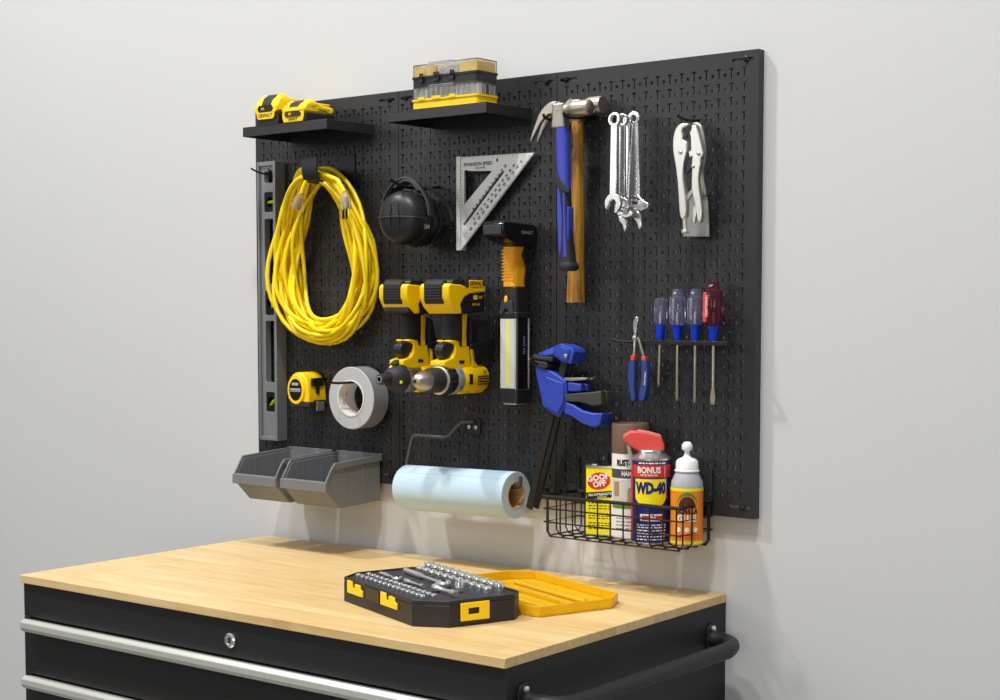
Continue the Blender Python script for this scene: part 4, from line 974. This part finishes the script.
b = gb(); b.M = M @ Matrix.Translation((-.12, fr_-.014, 3.95)) @ Matrix.Rotation(math.radians(-12), 4, 'Y')
b.text('GOOF', .56, flat_fn((-.02, 0, .24), (1, 0, 0), (0, 0, 1)), .045); b.text('OFF', .56, flat_fn((0, 0, -.22), (1, 0, 0), (0, 0, 1)), .045); b.build('lettering', WHTP, t, smooth=0)
b = gb(); b.M = M @ Matrix.Translation((0, fr_, 2.95)) @ Matrix.Rotation(math.radians(-6), 4, 'Y'); b.box(-1.05, 1.05, -.008, 0, -.24, .24); b.build('black_stripe', BLKP, t, smooth=0)
b = gb(); b.M = M @ Matrix.Translation((0, fr_-.014, 2.95)) @ Matrix.Rotation(math.radians(-6), 4, 'Y'); b.text('PROSTRENGTH', .26, flat_fn((0, 0, .03), (1, 0, 0), (0, 0, 1)), .02); b.text('REMOVER', .16, flat_fn((.1, 0, -.17), (1, 0, 0), (0, 0, 1)), .01); b.build('stripe_lettering', WHTP, t, smooth=0)
b = gb(); rnd = random.Random(3)
for z in (2.35, 2.15, 1.95, 1.6, 1.42, 1.24, .9, .72, .5):
    x = -.9
    while x < .85:
        w_ = rnd.uniform(.1, .3); b.box(x, min(x+w_, .95), fr_-.006, fr_, z-.03, z+.03); x += w_+.08
b.build('small_print', BLKP, t, smooth=0)
# spray paint
cx_, cy_, r_ = 40.72, -2.22, 1.32
t = thing('spray_paint_can', 'tall spray paint can with a brown cap, behind the blue can', 'can', (cx_, cy_, zb0))
zl = 4.15
MB().lathe([(0, 0), (r_-.12, 0), (r_, .12), (r_, zl-zb0), (r_-.08, zl-zb0+.1), (0, zl-zb0+.1)], (cx_, cy_, zb0), (0, 0, 1), 48).build('can_body', WHTP, t)
MB().lathe([(r_+.01, 0), (r_+.01, 2.02), (r_-.05, 2.11), (r_-.12, 2.11), (r_-.14, 2.01), (0, 2.01)], (cx_, cy_, zl+.05), (0, 0, 1), 48).build('cap', BRN, t)
PS = PH-.28
b = MB(); b.text('RUST-OLEUM', .6, cyl_fn(cx_, cy_, zl-.62, r_+.015, PS+.4), .06, sx=.66); b.build('lettering', BLKP, t, smooth=0)
b = MB(); band(b, cx_, cy_, r_+.01, -1.5, 2.2, zl-1.7, zl-1.05, phi=PS); b.build('dark_band', DKG, t, smooth=60)
b = MB(); b.text('HAMMERED', .46, cyl_fn(cx_, cy_, zl-1.38, r_+.02, PS+.5), .035, sx=.75); b.build('band_lettering', WHTP, t, smooth=0)
b = MB(); band(b, cx_, cy_, r_+.01, -1.2, 1.9, zl-3.85, zl-1.8, phi=PS); pic = b.build('label_picture', mat('pale_grey_print', 'D3CFC2', .5), t, smooth=60)
b = MB(); band(b, cx_, cy_, r_+.02, -.95, -.45, zl-3.0, zl-1.95, 8, PS); b.build('picture_door', TAUPE, pic)
b = MB(); band(b, cx_, cy_, r_+.02, .2, .95, zl-3.6, lambda x: zl-2.6+.3*math.sqrt(max(0, 1-((x-.57)/.38)**2)), 12, PS); b.build('picture_arch', TAUPE, pic)
b = MB(); band(b, cx_, cy_, r_+.02, -1.2, 1.9, zl-3.85, lambda x: zl-3.5+.12*math.sin(x*2), 16, PS); b.build('picture_lawn', GRN, pic)
b = MB(); lines(b, cx_, cy_, r_+.012, (-.4, -.65, -.9, -1.15), 4, -.7, .9, PS, .03); b.build('small_print', DKG, t)
# blue lubricant can
cx_, cy_, r_ = 43.08, -3.15, 1.38
zf = lambda py: at(652, py, cy_-r_*math.cos(PH))[1]
t = thing('lubricant_spray_can', 'blue and yellow lubricant can with a flip-up red spray nozzle', 'can', (cx_, cy_, zb0))
zt_ = zf(461.5)
MB().lathe([(0, 0), (r_-.1, 0), (r_, .1), (r_, zt_-zb0)], (cx_, cy_, zb0), (0, 0, 1), 56).build('can_body', NAVY, t)
MB().lathe([(r_, 0), (r_+.04, .05), (r_+.04, .14), (r_-.06, .2), (r_-.22, .34), (.97, .5), (.94, .62), (.99, .65), (.94, .72), (0, .72)], (cx_, cy_, zt_), (0, 0, 1), 56).build('shoulder', TINM, t)
MB().lathe([(r_, -.02), (r_+.035, .02), (r_+.035, .1), (r_, .12)], (cx_, cy_, zb0), (0, 0, 1), 48).build('bottom_rim', TINM, t)
R1, R2 = r_+.01, r_+.02
b = MB(); band(b, cx_, cy_, R1, -1.45, 2.6, zf(478), zf(465.5)); b.build('red_band', REDP, t)
b = MB(); b.text('BONUS', .6, cyl_fn(cx_, cy_, zf(470.8), R2+.01, PH-.09), .04, sx=.86); b.text('SIZE 25% MORE FREE', .17, cyl_fn(cx_, cy_, zf(475.6), R2+.01, PH-.09), .02, sx=.8)
band(b, cx_, cy_, R2, 1.07, 1.11, zf(477.8), zf(465.8), 2); b.build('band_lettering', WHTP, t, smooth=0)
b = MB()
def shb(x):
    q = abs(x-.03)/1.22; return zf(507.5)+(0.0 if q < .45 else .62*((q-.45)/.55)**1.6)
band(b, cx_, cy_, R1, -1.19, 1.25, shb, zf(479.5), 36); b.build('yellow_shield', LEMON, t)
b = MB(); b.text('WD-40', 1.05, cyl_fn(cx_, cy_, zf(489), R2+.012, PH+.02), .062, sx=.7, spacing=.97); b.build('lettering', NAVY, t, smooth=0)
b = MB(); band(b, cx_, cy_, R1, -2.1, -1.55, -1.3, 3.5, 8); b.build('red_side_panel', REDP, t)
b = MB(); lines(b, cx_, cy_, R1, (zf(463.6),), 9, -.9, 1.3, PH, .05); lines(b, cx_, cy_, R1, [zf(q) for q in (525.5, 528, 531, 534, 537, 540)], 12, -1.1, 1.2, PH, .04)
b.build('top_print', WHTP, t)
b = MB(); band(b, cx_, cy_, R1, -.75, .95, zf(521.5), zf(514.5), 14); bd = b.build('white_badge', WHTP, t)
b = MB(); band(b, cx_, cy_, R2, -.6, .0, zf(520.5), zf(516), 8); band(b, cx_, cy_, R2, .35, .85, zf(520.5), zf(516), 8); b.text('2', .5, cyl_fn(cx_, cy_, zf(518), R2, PH+.14), .05); b.build('badge_print', REDP, bd)
# red nozzle: wedge swept to the left with a spout
M2 = Matrix.Translation((cx_-.04, cy_, zt_+.6)) @ Matrix.Rotation(PH+.05, 4, 'Z')
b = MB(); b.M = M2
b.prism([(.95, 0), (.95, .5), (.75, 1.05), (.2, 1.25), (-.7, 1.42), (-1.4, 1.42), (-1.9, 1.15), (-1.95, .85), (-1.5, .4), (-.8, .0)], -.55, .55, 'y'); b.build('nozzle_cap', CORAL, t, bevel=.3, seg=5)
b = MB(); b.M = M2; b.prism([(.7, .98), (.75, 1.14), (-.1, 1.38), (-.9, 1.5), (-.9, 1.35)], -.4, .4, 'y'); b.build('trigger_top', mat('dull_rose_plastic', 'C9837C', .5), t, bevel=.06)
b = MB(); b.M = M2; b.tube([(-1.55, -.3, .5), (-1.35, -.35, -.6), (-1.3, -.35, -1.2)], [.14, .13, .1], n=12); b.build('straw_holder', mat('greige_plastic', 'A69E92', .5), t)
# glue bottle
cx_, cy_, r_ = 45.72, -2.6, 1.13
t = thing('glue_bottle', 'orange labelled glue bottle with a white dispenser top', 'bottle', (cx_, cy_, zb0))
zg = 2.2
MB().lathe([(0, 0), (r_-.12, 0), (r_, .1), (r_, zg-zb0), (r_-.04, zg-zb0+.3), (r_-.25, zg-zb0+.75), (.74, zg-zb0+1.05), (0, zg-zb0+1.05)], (cx_, cy_, zb0), (0, 0, 1), 48).build('bottle_body', HAZE, t, smooth=60)
MB().lathe([(.86, 0), (.88, .08), (.8, .12), (.76, .72), (.6, .88), (.32, .98), (.2, 1.15), (.18, 1.42), (.34, 1.5), (.38, 1.58), (.38, 1.8), (.28, 1.98), (.18, 2.06), (0, 2.08)], (cx_, cy_, zg+1.0), (0, 0, 1), 36, flute=.0, nf=0).build('dispenser_cap', WHT, t, smooth=50)
b = MB(); b.lathe([(r_+.01, .12), (r_+.01, zg-zb0-.1)], (cx_, cy_, zb0), (0, 0, 1), 48); b.f = [f_ for f_ in b.f if len(f_) == 4]; b.mi = b.mi[:len(b.f)]; lab = b.build('label', ORG, t, smooth=60)
for a_, c_ in ((zg-.3, zg-.08), (zb0+.15, zb0+.35)):
    b = MB(); band(b, cx_, cy_, r_+.02, -2.6, 2.6, a_, c_, 40); b.build('yellow_edge', LEMON, lab)
b = MB(); band(b, cx_, cy_, r_+.02, -.75, .75, lambda x: .85+.75*math.sqrt(max(0, 1-(x/.76)**2))-.0, lambda x: .85+1.0*math.sqrt(max(0, 1-(x/.8)**2)), 24); b.build('green_arc', GRN, lab)
b = MB(); band(b, cx_, cy_, r_+.018, -.6, .6, .75, lambda x: .8+.75*math.sqrt(max(0, 1-(x/.62)**2)), 20); b.build('brown_medallion', mat('dark_brown_print', '4A2418', .5), lab)
b = MB(); b.text('GORILLA', .46, cyl_fn(cx_, cy_, .52, r_+.035, PH-.02), .05, sx=.85); b.build('lettering', BLKP, lab, smooth=0)
b = MB(); b.text('GLUE', .62, cyl_fn(cx_, cy_, .02, r_+.035, PH-.02), .04, sx=.9); b.build('product_lettering', WHTP, lab, smooth=0)
b = MB()
for k in range(3): x = -.62+k*.62; band(b, cx_, cy_, r_+.02, x-.17, x+.17, lambda u, x=x: -.75-.17*math.sqrt(max(0, 1-((u-x)/.171)**2)), lambda u, x=x: -.75+.17*math.sqrt(max(0, 1-((u-x)/.171)**2)), 12)
b.build('white_dots', WHTP, lab)
b = MB(); lines(b, cx_, cy_, r_+.02, (-1.15, -1.32), 8, -.8, .9, PH, .04); b.build('small_print', REDP, lab)

# ------------------------------------------------------------------ tool cabinet and worktop
GM = Matrix.Translation((47.89, -25.67, 0)) @ Matrix.Rotation(math.radians(1.2), 4, 'Z') @ Matrix.Translation((-47.5, 25.37, 0))
zt = -5.56; BX0, BX1, BY0, BY1 = 1.45, 47.57, -25.37, .2
tb = MB().box(BX0, BX1, BY0, BY1, zt-.62, zt).build('worktop', BLOCK, loc=((BX0+BX1)/2, (BY0+BY1)/2, zt-.62), bevel=.05)
tag(tb, 'pale butcher block worktop lying on the black tool cabinet', 'worktop')
t = thing('tool_cabinet', 'black rolling tool cabinet under the wooden worktop', 'cabinet', ((BX0+BX1)/2, (BY0+BY1)/2, FZ))
c0, c1, d0, d1 = BX0+.12, BX1-.03, BY0+.22, BY1+.15; zc0 = FZ+5
ztop = zt-.63
MB().box(c0, c1, d0+.4, d1, zc0, ztop).build('carcass', BLKD, t, bevel=.04)
MB().box(c0, c1, d0, d0+.4, -8.72+.0, ztop).build('top_rail', BLKD, t, bevel=.05)
MB().box(c0, c0+.7, d0, d0+.4, zc0, -8.75).build('corner_post', BLKD, t, bevel=.04)
MB().box(c1-.35, c1, d0, d0+.4, zc0, -8.75).build('corner_post', BLKD, t, bevel=.04)
lk = MB().lathe([(.5, 0), (.5, .1), (.4, .18), (.3, .18), (.28, .12), (0, .12)], (24.35, d0, -7.6), (0, -1, 0), 24).build('lock', CHR, t)
MB().box(24.31, 24.39, d0-.2, d0-.1, -7.78, -7.42).build('keyhole', BLKP, lk)
zd = -8.85; hs = [4.3, 3.9, 5.6, 8.6, 8.6]
for k, hgt in enumerate(hs):
    z1 = zd; z0_ = zd-hgt+.12
    dr = MB().box(c0+.75, c1-.4, d0-.05, d0+.35, z0_, z1).build('drawer', BLKD, t, bevel=.06)
    b = MB(); b.prism([(d0-.05, z1-.02), (d0-.65, z1+.12), (d0-.95, z1-.12), (d0-1.0, z1-.5), (d0-.8, z1-.82), (d0-.72, z1-.76), (d0-.88, z1-.5), (d0-.8, z1-.2), (d0-.6, z1-.02), (d0-.05, z1-.25)], c0+.8, c1-.45, 'x'); b.build('drawer_pull', mat('brushed_silver_pull', 'D2D2CA', .42, .6), dr, bevel=.1, seg=3)
    zd -= hgt
# side handle
hz_ = -8.4
sx = c1
hp = [(sx, -23.4, hz_), (sx+1.1, -23.4, hz_-.05), (sx+1.95, -23.0, hz_-.1), (sx+2.45, -21.8, hz_-.15), (sx+2.5, -19.7, hz_-.15), (sx+2.5, -5.8, hz_-.15), (sx+2.45, -3.8, hz_-.15), (sx+1.95, -2.4, hz_-.1), (sx+1.1, -1.9, hz_-.05), (sx, -1.9, hz_)]
sh = MB().tube(spline(hp, 5), .57, n=20).build('side_handle', BLKD, t, smooth=60)
for y in (-23.6, -1.8):
    MB().prism(rrect(y-.65, y+.65, hz_-1.0, hz_+1.1, .6), sx, sx+.18, 'x').build('handle_bracket', BLKD, sh, bevel=.04)
    MB().lathe([(.24, 0), (.22, .1), (.1, .17), (0, .17)], (sx+.18, y+.05, hz_+.7), (1, 0, 0), 16).build('bolt', CHR, sh)
for x in (c0+3, c1-3):
    for y in (d0+3, d1-3):
        ca = MB().prism([(y-1.0, zc0), (y+1.0, zc0), (y+.5, FZ+2.4), (y-.5, FZ+2.4)], x-.9, x+.9, 'x').build('caster', BLKD, t, bevel=.05)
        MB().lathe([(2.3, -.6), (2.4, -.4), (2.4, .4), (2.3, .6)], (x, y, FZ+2.42), (1, 0, 0), 28).build('wheel', PLKM, ca)

# ------------------------------------------------------------------ socket set
GM = Matrix()
ANG = math.radians(-20)
CO = V((27.28, -18.5, zt))      # front-left corner of the case outline
MS = Matrix.Translation(CO) @ Matrix.Rotation(ANG, 4, 'Z')
LE, LW, LH = 12.8, 7.5, 1.7
def mbS(): b = MB(); b.M = MS; return b
t = thing('socket_set_case', 'open black socket set case with yellow latches and a translucent yellow lid', 'tool case', tuple(MS @ V((6.7, 4, 0))))
o = [(1.2, 0), (LE-1.6, 0), (LE, 1.8), (LE, LW-.9), (LE-.9, LW), (1.2, LW), (0, LW-1.5), (0, 1.5)]
o2 = [(1.25, .12), (LE-1.66, .12), (LE-.12, 1.85), (LE-.12, LW-.95), (LE-.95, LW-.12), (1.25, LW-.12), (.12, LW-1.55), (.12, 1.55)]
mbS().prism(o, .0, LH-.3, 'z').prism(o, LH-.3, LH, 'z', [o2]).build('case_base', PLK, t, bevel=.06)
mbS().prism(o2, LH-.29, LH-.12, 'z').build('tray', CHAR, t, bevel=.03)
for x in (2.0, 7.0):
    b = mbS(); b.prism([(x, .75), (x+2.3, .75), (x+2.3, 1.15), (x+2.0, 1.2), (x+1.9, 1.5), (x+1.2, 1.5), (x+1.15, 1.15), (x+.8, 1.15), (x+.7, 1.6), (x, 1.6)], -.16, -.01, 'y'); b.build('latch', YEL, t, bevel=.04)
b = mbS(); b.box(4.7, 6.6, -.05, .0, .75, 1.55); b.build('handle_recess', PLKG, t)
b = mbS(); b.text('DEWALT', .7, flat_fn((5.8, -.02, .38), (1, 0, 0), (0, 0, 1)), .02); b.build('embossed_lettering', CHAR, t, smooth=0)
b = mbS()
b.M = MS @ Matrix.Translation((LE+.01, 2.55, .35)); b.prism(rect(0, 2.1, 0, 1.15), 0, .15, 'x', [rect(.55, 1.35, .4, .8)]); b.build('end_latch', YEL, t, bevel=.04)
b = mbS(); b.box(LE-.3, LE+.02, 2.45, 4.75, .02, .33); b.build('latch_recess', PLKG, t)
# lid, opened back flat onto the worktop
ld = [(1.2, LW+.35), (LE-1.2, LW+.35), (LE+.15, LW+.9), (LE+.15, LW+6.7), (LE-1.3, LW+8.2), (1.2, LW+8.2), (0, LW+6.8), (0, LW+1.6)]
li = [(1.28, LW+.47), (LE-1.25, LW+.47), (LE+.03, LW+.95), (LE+.03, LW+6.65), (LE-1.35, LW+8.08), (1.25, LW+8.08), (.12, LW+6.55), (.12, LW+1.65)]
lid = mbS().prism(ld, .02, .1, 'z').prism(ld, .1, .72, 'z', [li]).build('lid', AMB, t, bevel=.05)
for k, (x, y, wx, wy) in enumerate(((1.4, 2.2, 10.6, .5), (1.4, 4.2, 10.6, .4), (2.0, 5.6, 9.0, .5))):
    mbS().prism(rrect(x, x+wx, LW+y, LW+y+wy, .2), .1, .4, 'z').build('lid_rib', AMB, lid, bevel=.1)
for x in (2.5, 9.5): mbS().tube([(x-.6, LW+.18, .55), (x+.6, LW+.18, .55)], .17, n=12).build('hinge', PLK, t)
# sockets
def socket(r, h, m=CHR):
    b = MB(); b.lathe([(r*.55, h-.12), (r*.62, h), (r*.95, h), (r, h-.04), (r, h*.55), (r*.86, h*.48), (r*.86, .02), (r*.8, 0), (0, 0)], (0, 0, 0), (0, 0, 1), 18); b.lathe([(0, h-.2), (r*.58, h-.2), (r*.58, h-.02)], (0, 0, 0), (0, 0, 1), 18)
    return b
ZS = LH-.115
rows = [('front', .9, .2, .3, 15, 1.6, .66, CHR), ('second', 1.65, .2, .3, 15, 1.7, .66, CHR), ('back', LW-.9, .36, .55, 11, 1.3, .96, CHR), ('second-to-back', LW-1.85, .3, .4, 11, 1.7, .92, CHR)]
for rn, yy, r, h, n, x0_, st, m in rows:
    proto = None
    for k in range(n):
        p = MS @ V((x0_+k*st, yy, ZS))
        if proto is None:
            b = socket(r, h); b.v = [v+p for v in b.v]; ob = b.build('drive_socket', m, None, loc=tuple(p)); proto = ob
        else:
            ob = proto.copy(); COL.objects.link(ob); ob.location = ((p.x-OX)*IN, p.y*IN, (p.z+ZO)*IN)
        tag(ob, '%s chrome socket from the left in the %s row of the socket case' % (ORD[k], rn), 'socket', 'sockets standing in the open case')
# ratchet
def ratchet(x, y, ang, L_, s, label):
    t = thing('ratchet_wrench', label, 'ratchet', tuple(MS @ V((x, y, ZS))), 'ratchets lying in the socket case')
    M = MS @ Matrix.Translation((x, y, ZS+.22*s)) @ Matrix.Rotation(ang, 4, 'Z')
    b = MB(); b.M = M; b.lathe([(.08, 0), (.2*s, .1), (.22*s, L_*.45), (.13*s, L_*.5), (.12*s, L_*.85), (.2*s, L_-.2)], (0, 0, 0), (1, 0, 0), 14); b.build('handle', CHR, t)
    b = MB(); b.M = M; b.lathe([(.3*s, -.18*s), (.52*s, -.15*s), (.55*s, .05), (.45*s, .2*s), (0, .22*s)], (L_+.1, 0, 0), (0, 0, 1), 22); b.build('head', CHR, t)
    b = MB(); b.M = M; b.box(L_-.12, L_+.32, -.06, .06, .2*s, .32*s); b.build('selector', PLK, t)
ratchet(1.6, 4.5, -.05, 6.0, 1.0, 'long chrome ratchet lying across the middle of the case')
ratchet(1.3, 2.7, -.02, 2.6, .7, 'short chrome ratchet at the left of the case')
def bar(x, y, L_, r, label):
    p = MS @ V((x, y, ZS)); b = mbS(); b.lathe([(r*.7, 0), (r, .05), (r, L_*.22), (r*.6, L_*.27), (r*.6, L_*.8), (r*.9, L_*.83), (r*.9, L_)], (x, y, ZS+r), (1, 0, 0), 14)
    ob = b.build('extension_bar', CHR, loc=tuple(p)); tag(ob, label, 'extension bar', 'extension bars in the socket case')
bar(5.0, 2.75, 2.6, .17, 'thin chrome extension bar in the centre of the case')
bar(8.6, 3.0, 2.9, .26, 'thick chrome extension bar nearest the end latch')
p = MS @ V((9.8, 4.2, ZS)); b = mbS(); b.lathe([(.2, 0), (.3, .06), (.3, .3), (.18, .34), (.3, .4), (.28, .66), (0, .68)], (9.8, 4.2, ZS), (0, 0, 1), 18); tag(b.build('universal_joint', CHR, loc=tuple(p)), 'small chrome universal joint beside the ratchet head', 'joint')

# ------------------------------------------------------------------ light
def area(name, x, y, z, sx, sy, e, tgt=None, col=(1, 1, 1)):
    l = bpy.data.lights.new(name, 'AREA'); l.shape = 'RECTANGLE'; l.size = sx*IN; l.size_y = sy*IN; l.energy = e; l.color = col
    o = bpy.data.objects.new(name, l); COL.objects.link(o); o.location = ((x-OX)*IN, y*IN, (z+ZO)*IN)
    if tgt:
        d = V(((tgt[0]-x), (tgt[1]-y), (tgt[2]-z))); o.rotation_euler = d.to_track_quat('-Z', 'Y').to_euler()
    return o
area('ceiling_lamp', -50, -74, 165, 10, 7, 126, (14, 0, 5))
area('ceiling_lamp', 68, -74, 165, 10, 7, 108, (36, 0, 5))
area('ceiling_lamp', 28, -96, 170, 14, 6, 62, (28, -5, 0))
area('added_softbox', -42, -118, 52, 95, 36, 15, (30, 0, 2))  # added light, placed so the satin board mirrors it and its top lightens
area('added_softbox', 110, -180, 15, 50, 40, 24, (30, 0, 5))  # added fill from the right front, evens out wall and shadows
W_ = bpy.data.worlds.new('world'); sc.world = W_; W_.use_nodes = True
WN = W_.node_tree.nodes; WL = W_.node_tree.links
tc = WN.new('ShaderNodeTexCoord'); sp = WN.new('ShaderNodeSeparateXYZ'); mr = WN.new('ShaderNodeMapRange')
mr.inputs['From Min'].default_value = -.2; mr.inputs['From Max'].default_value = .3; mr.inputs['To Min'].default_value = .1; mr.inputs['To Max'].default_value = .36
WL.new(tc.outputs['Generated'], sp.inputs[0]); WL.new(sp.outputs['Z'], mr.inputs['Value'])
WN['Background'].inputs[0].default_value = (1, .995, .985, 1); WL.new(mr.outputs[0], WN['Background'].inputs[1])
sc.view_settings.view_transform = 'Standard'; sc.view_settings.look = 'None'; sc.view_settings.gamma = 1; sc.view_settings.use_curve_mapping = False
sc.view_settings.exposure = -.05
for o in bpy.data.objects:
    if 'o' in o: del o['o']
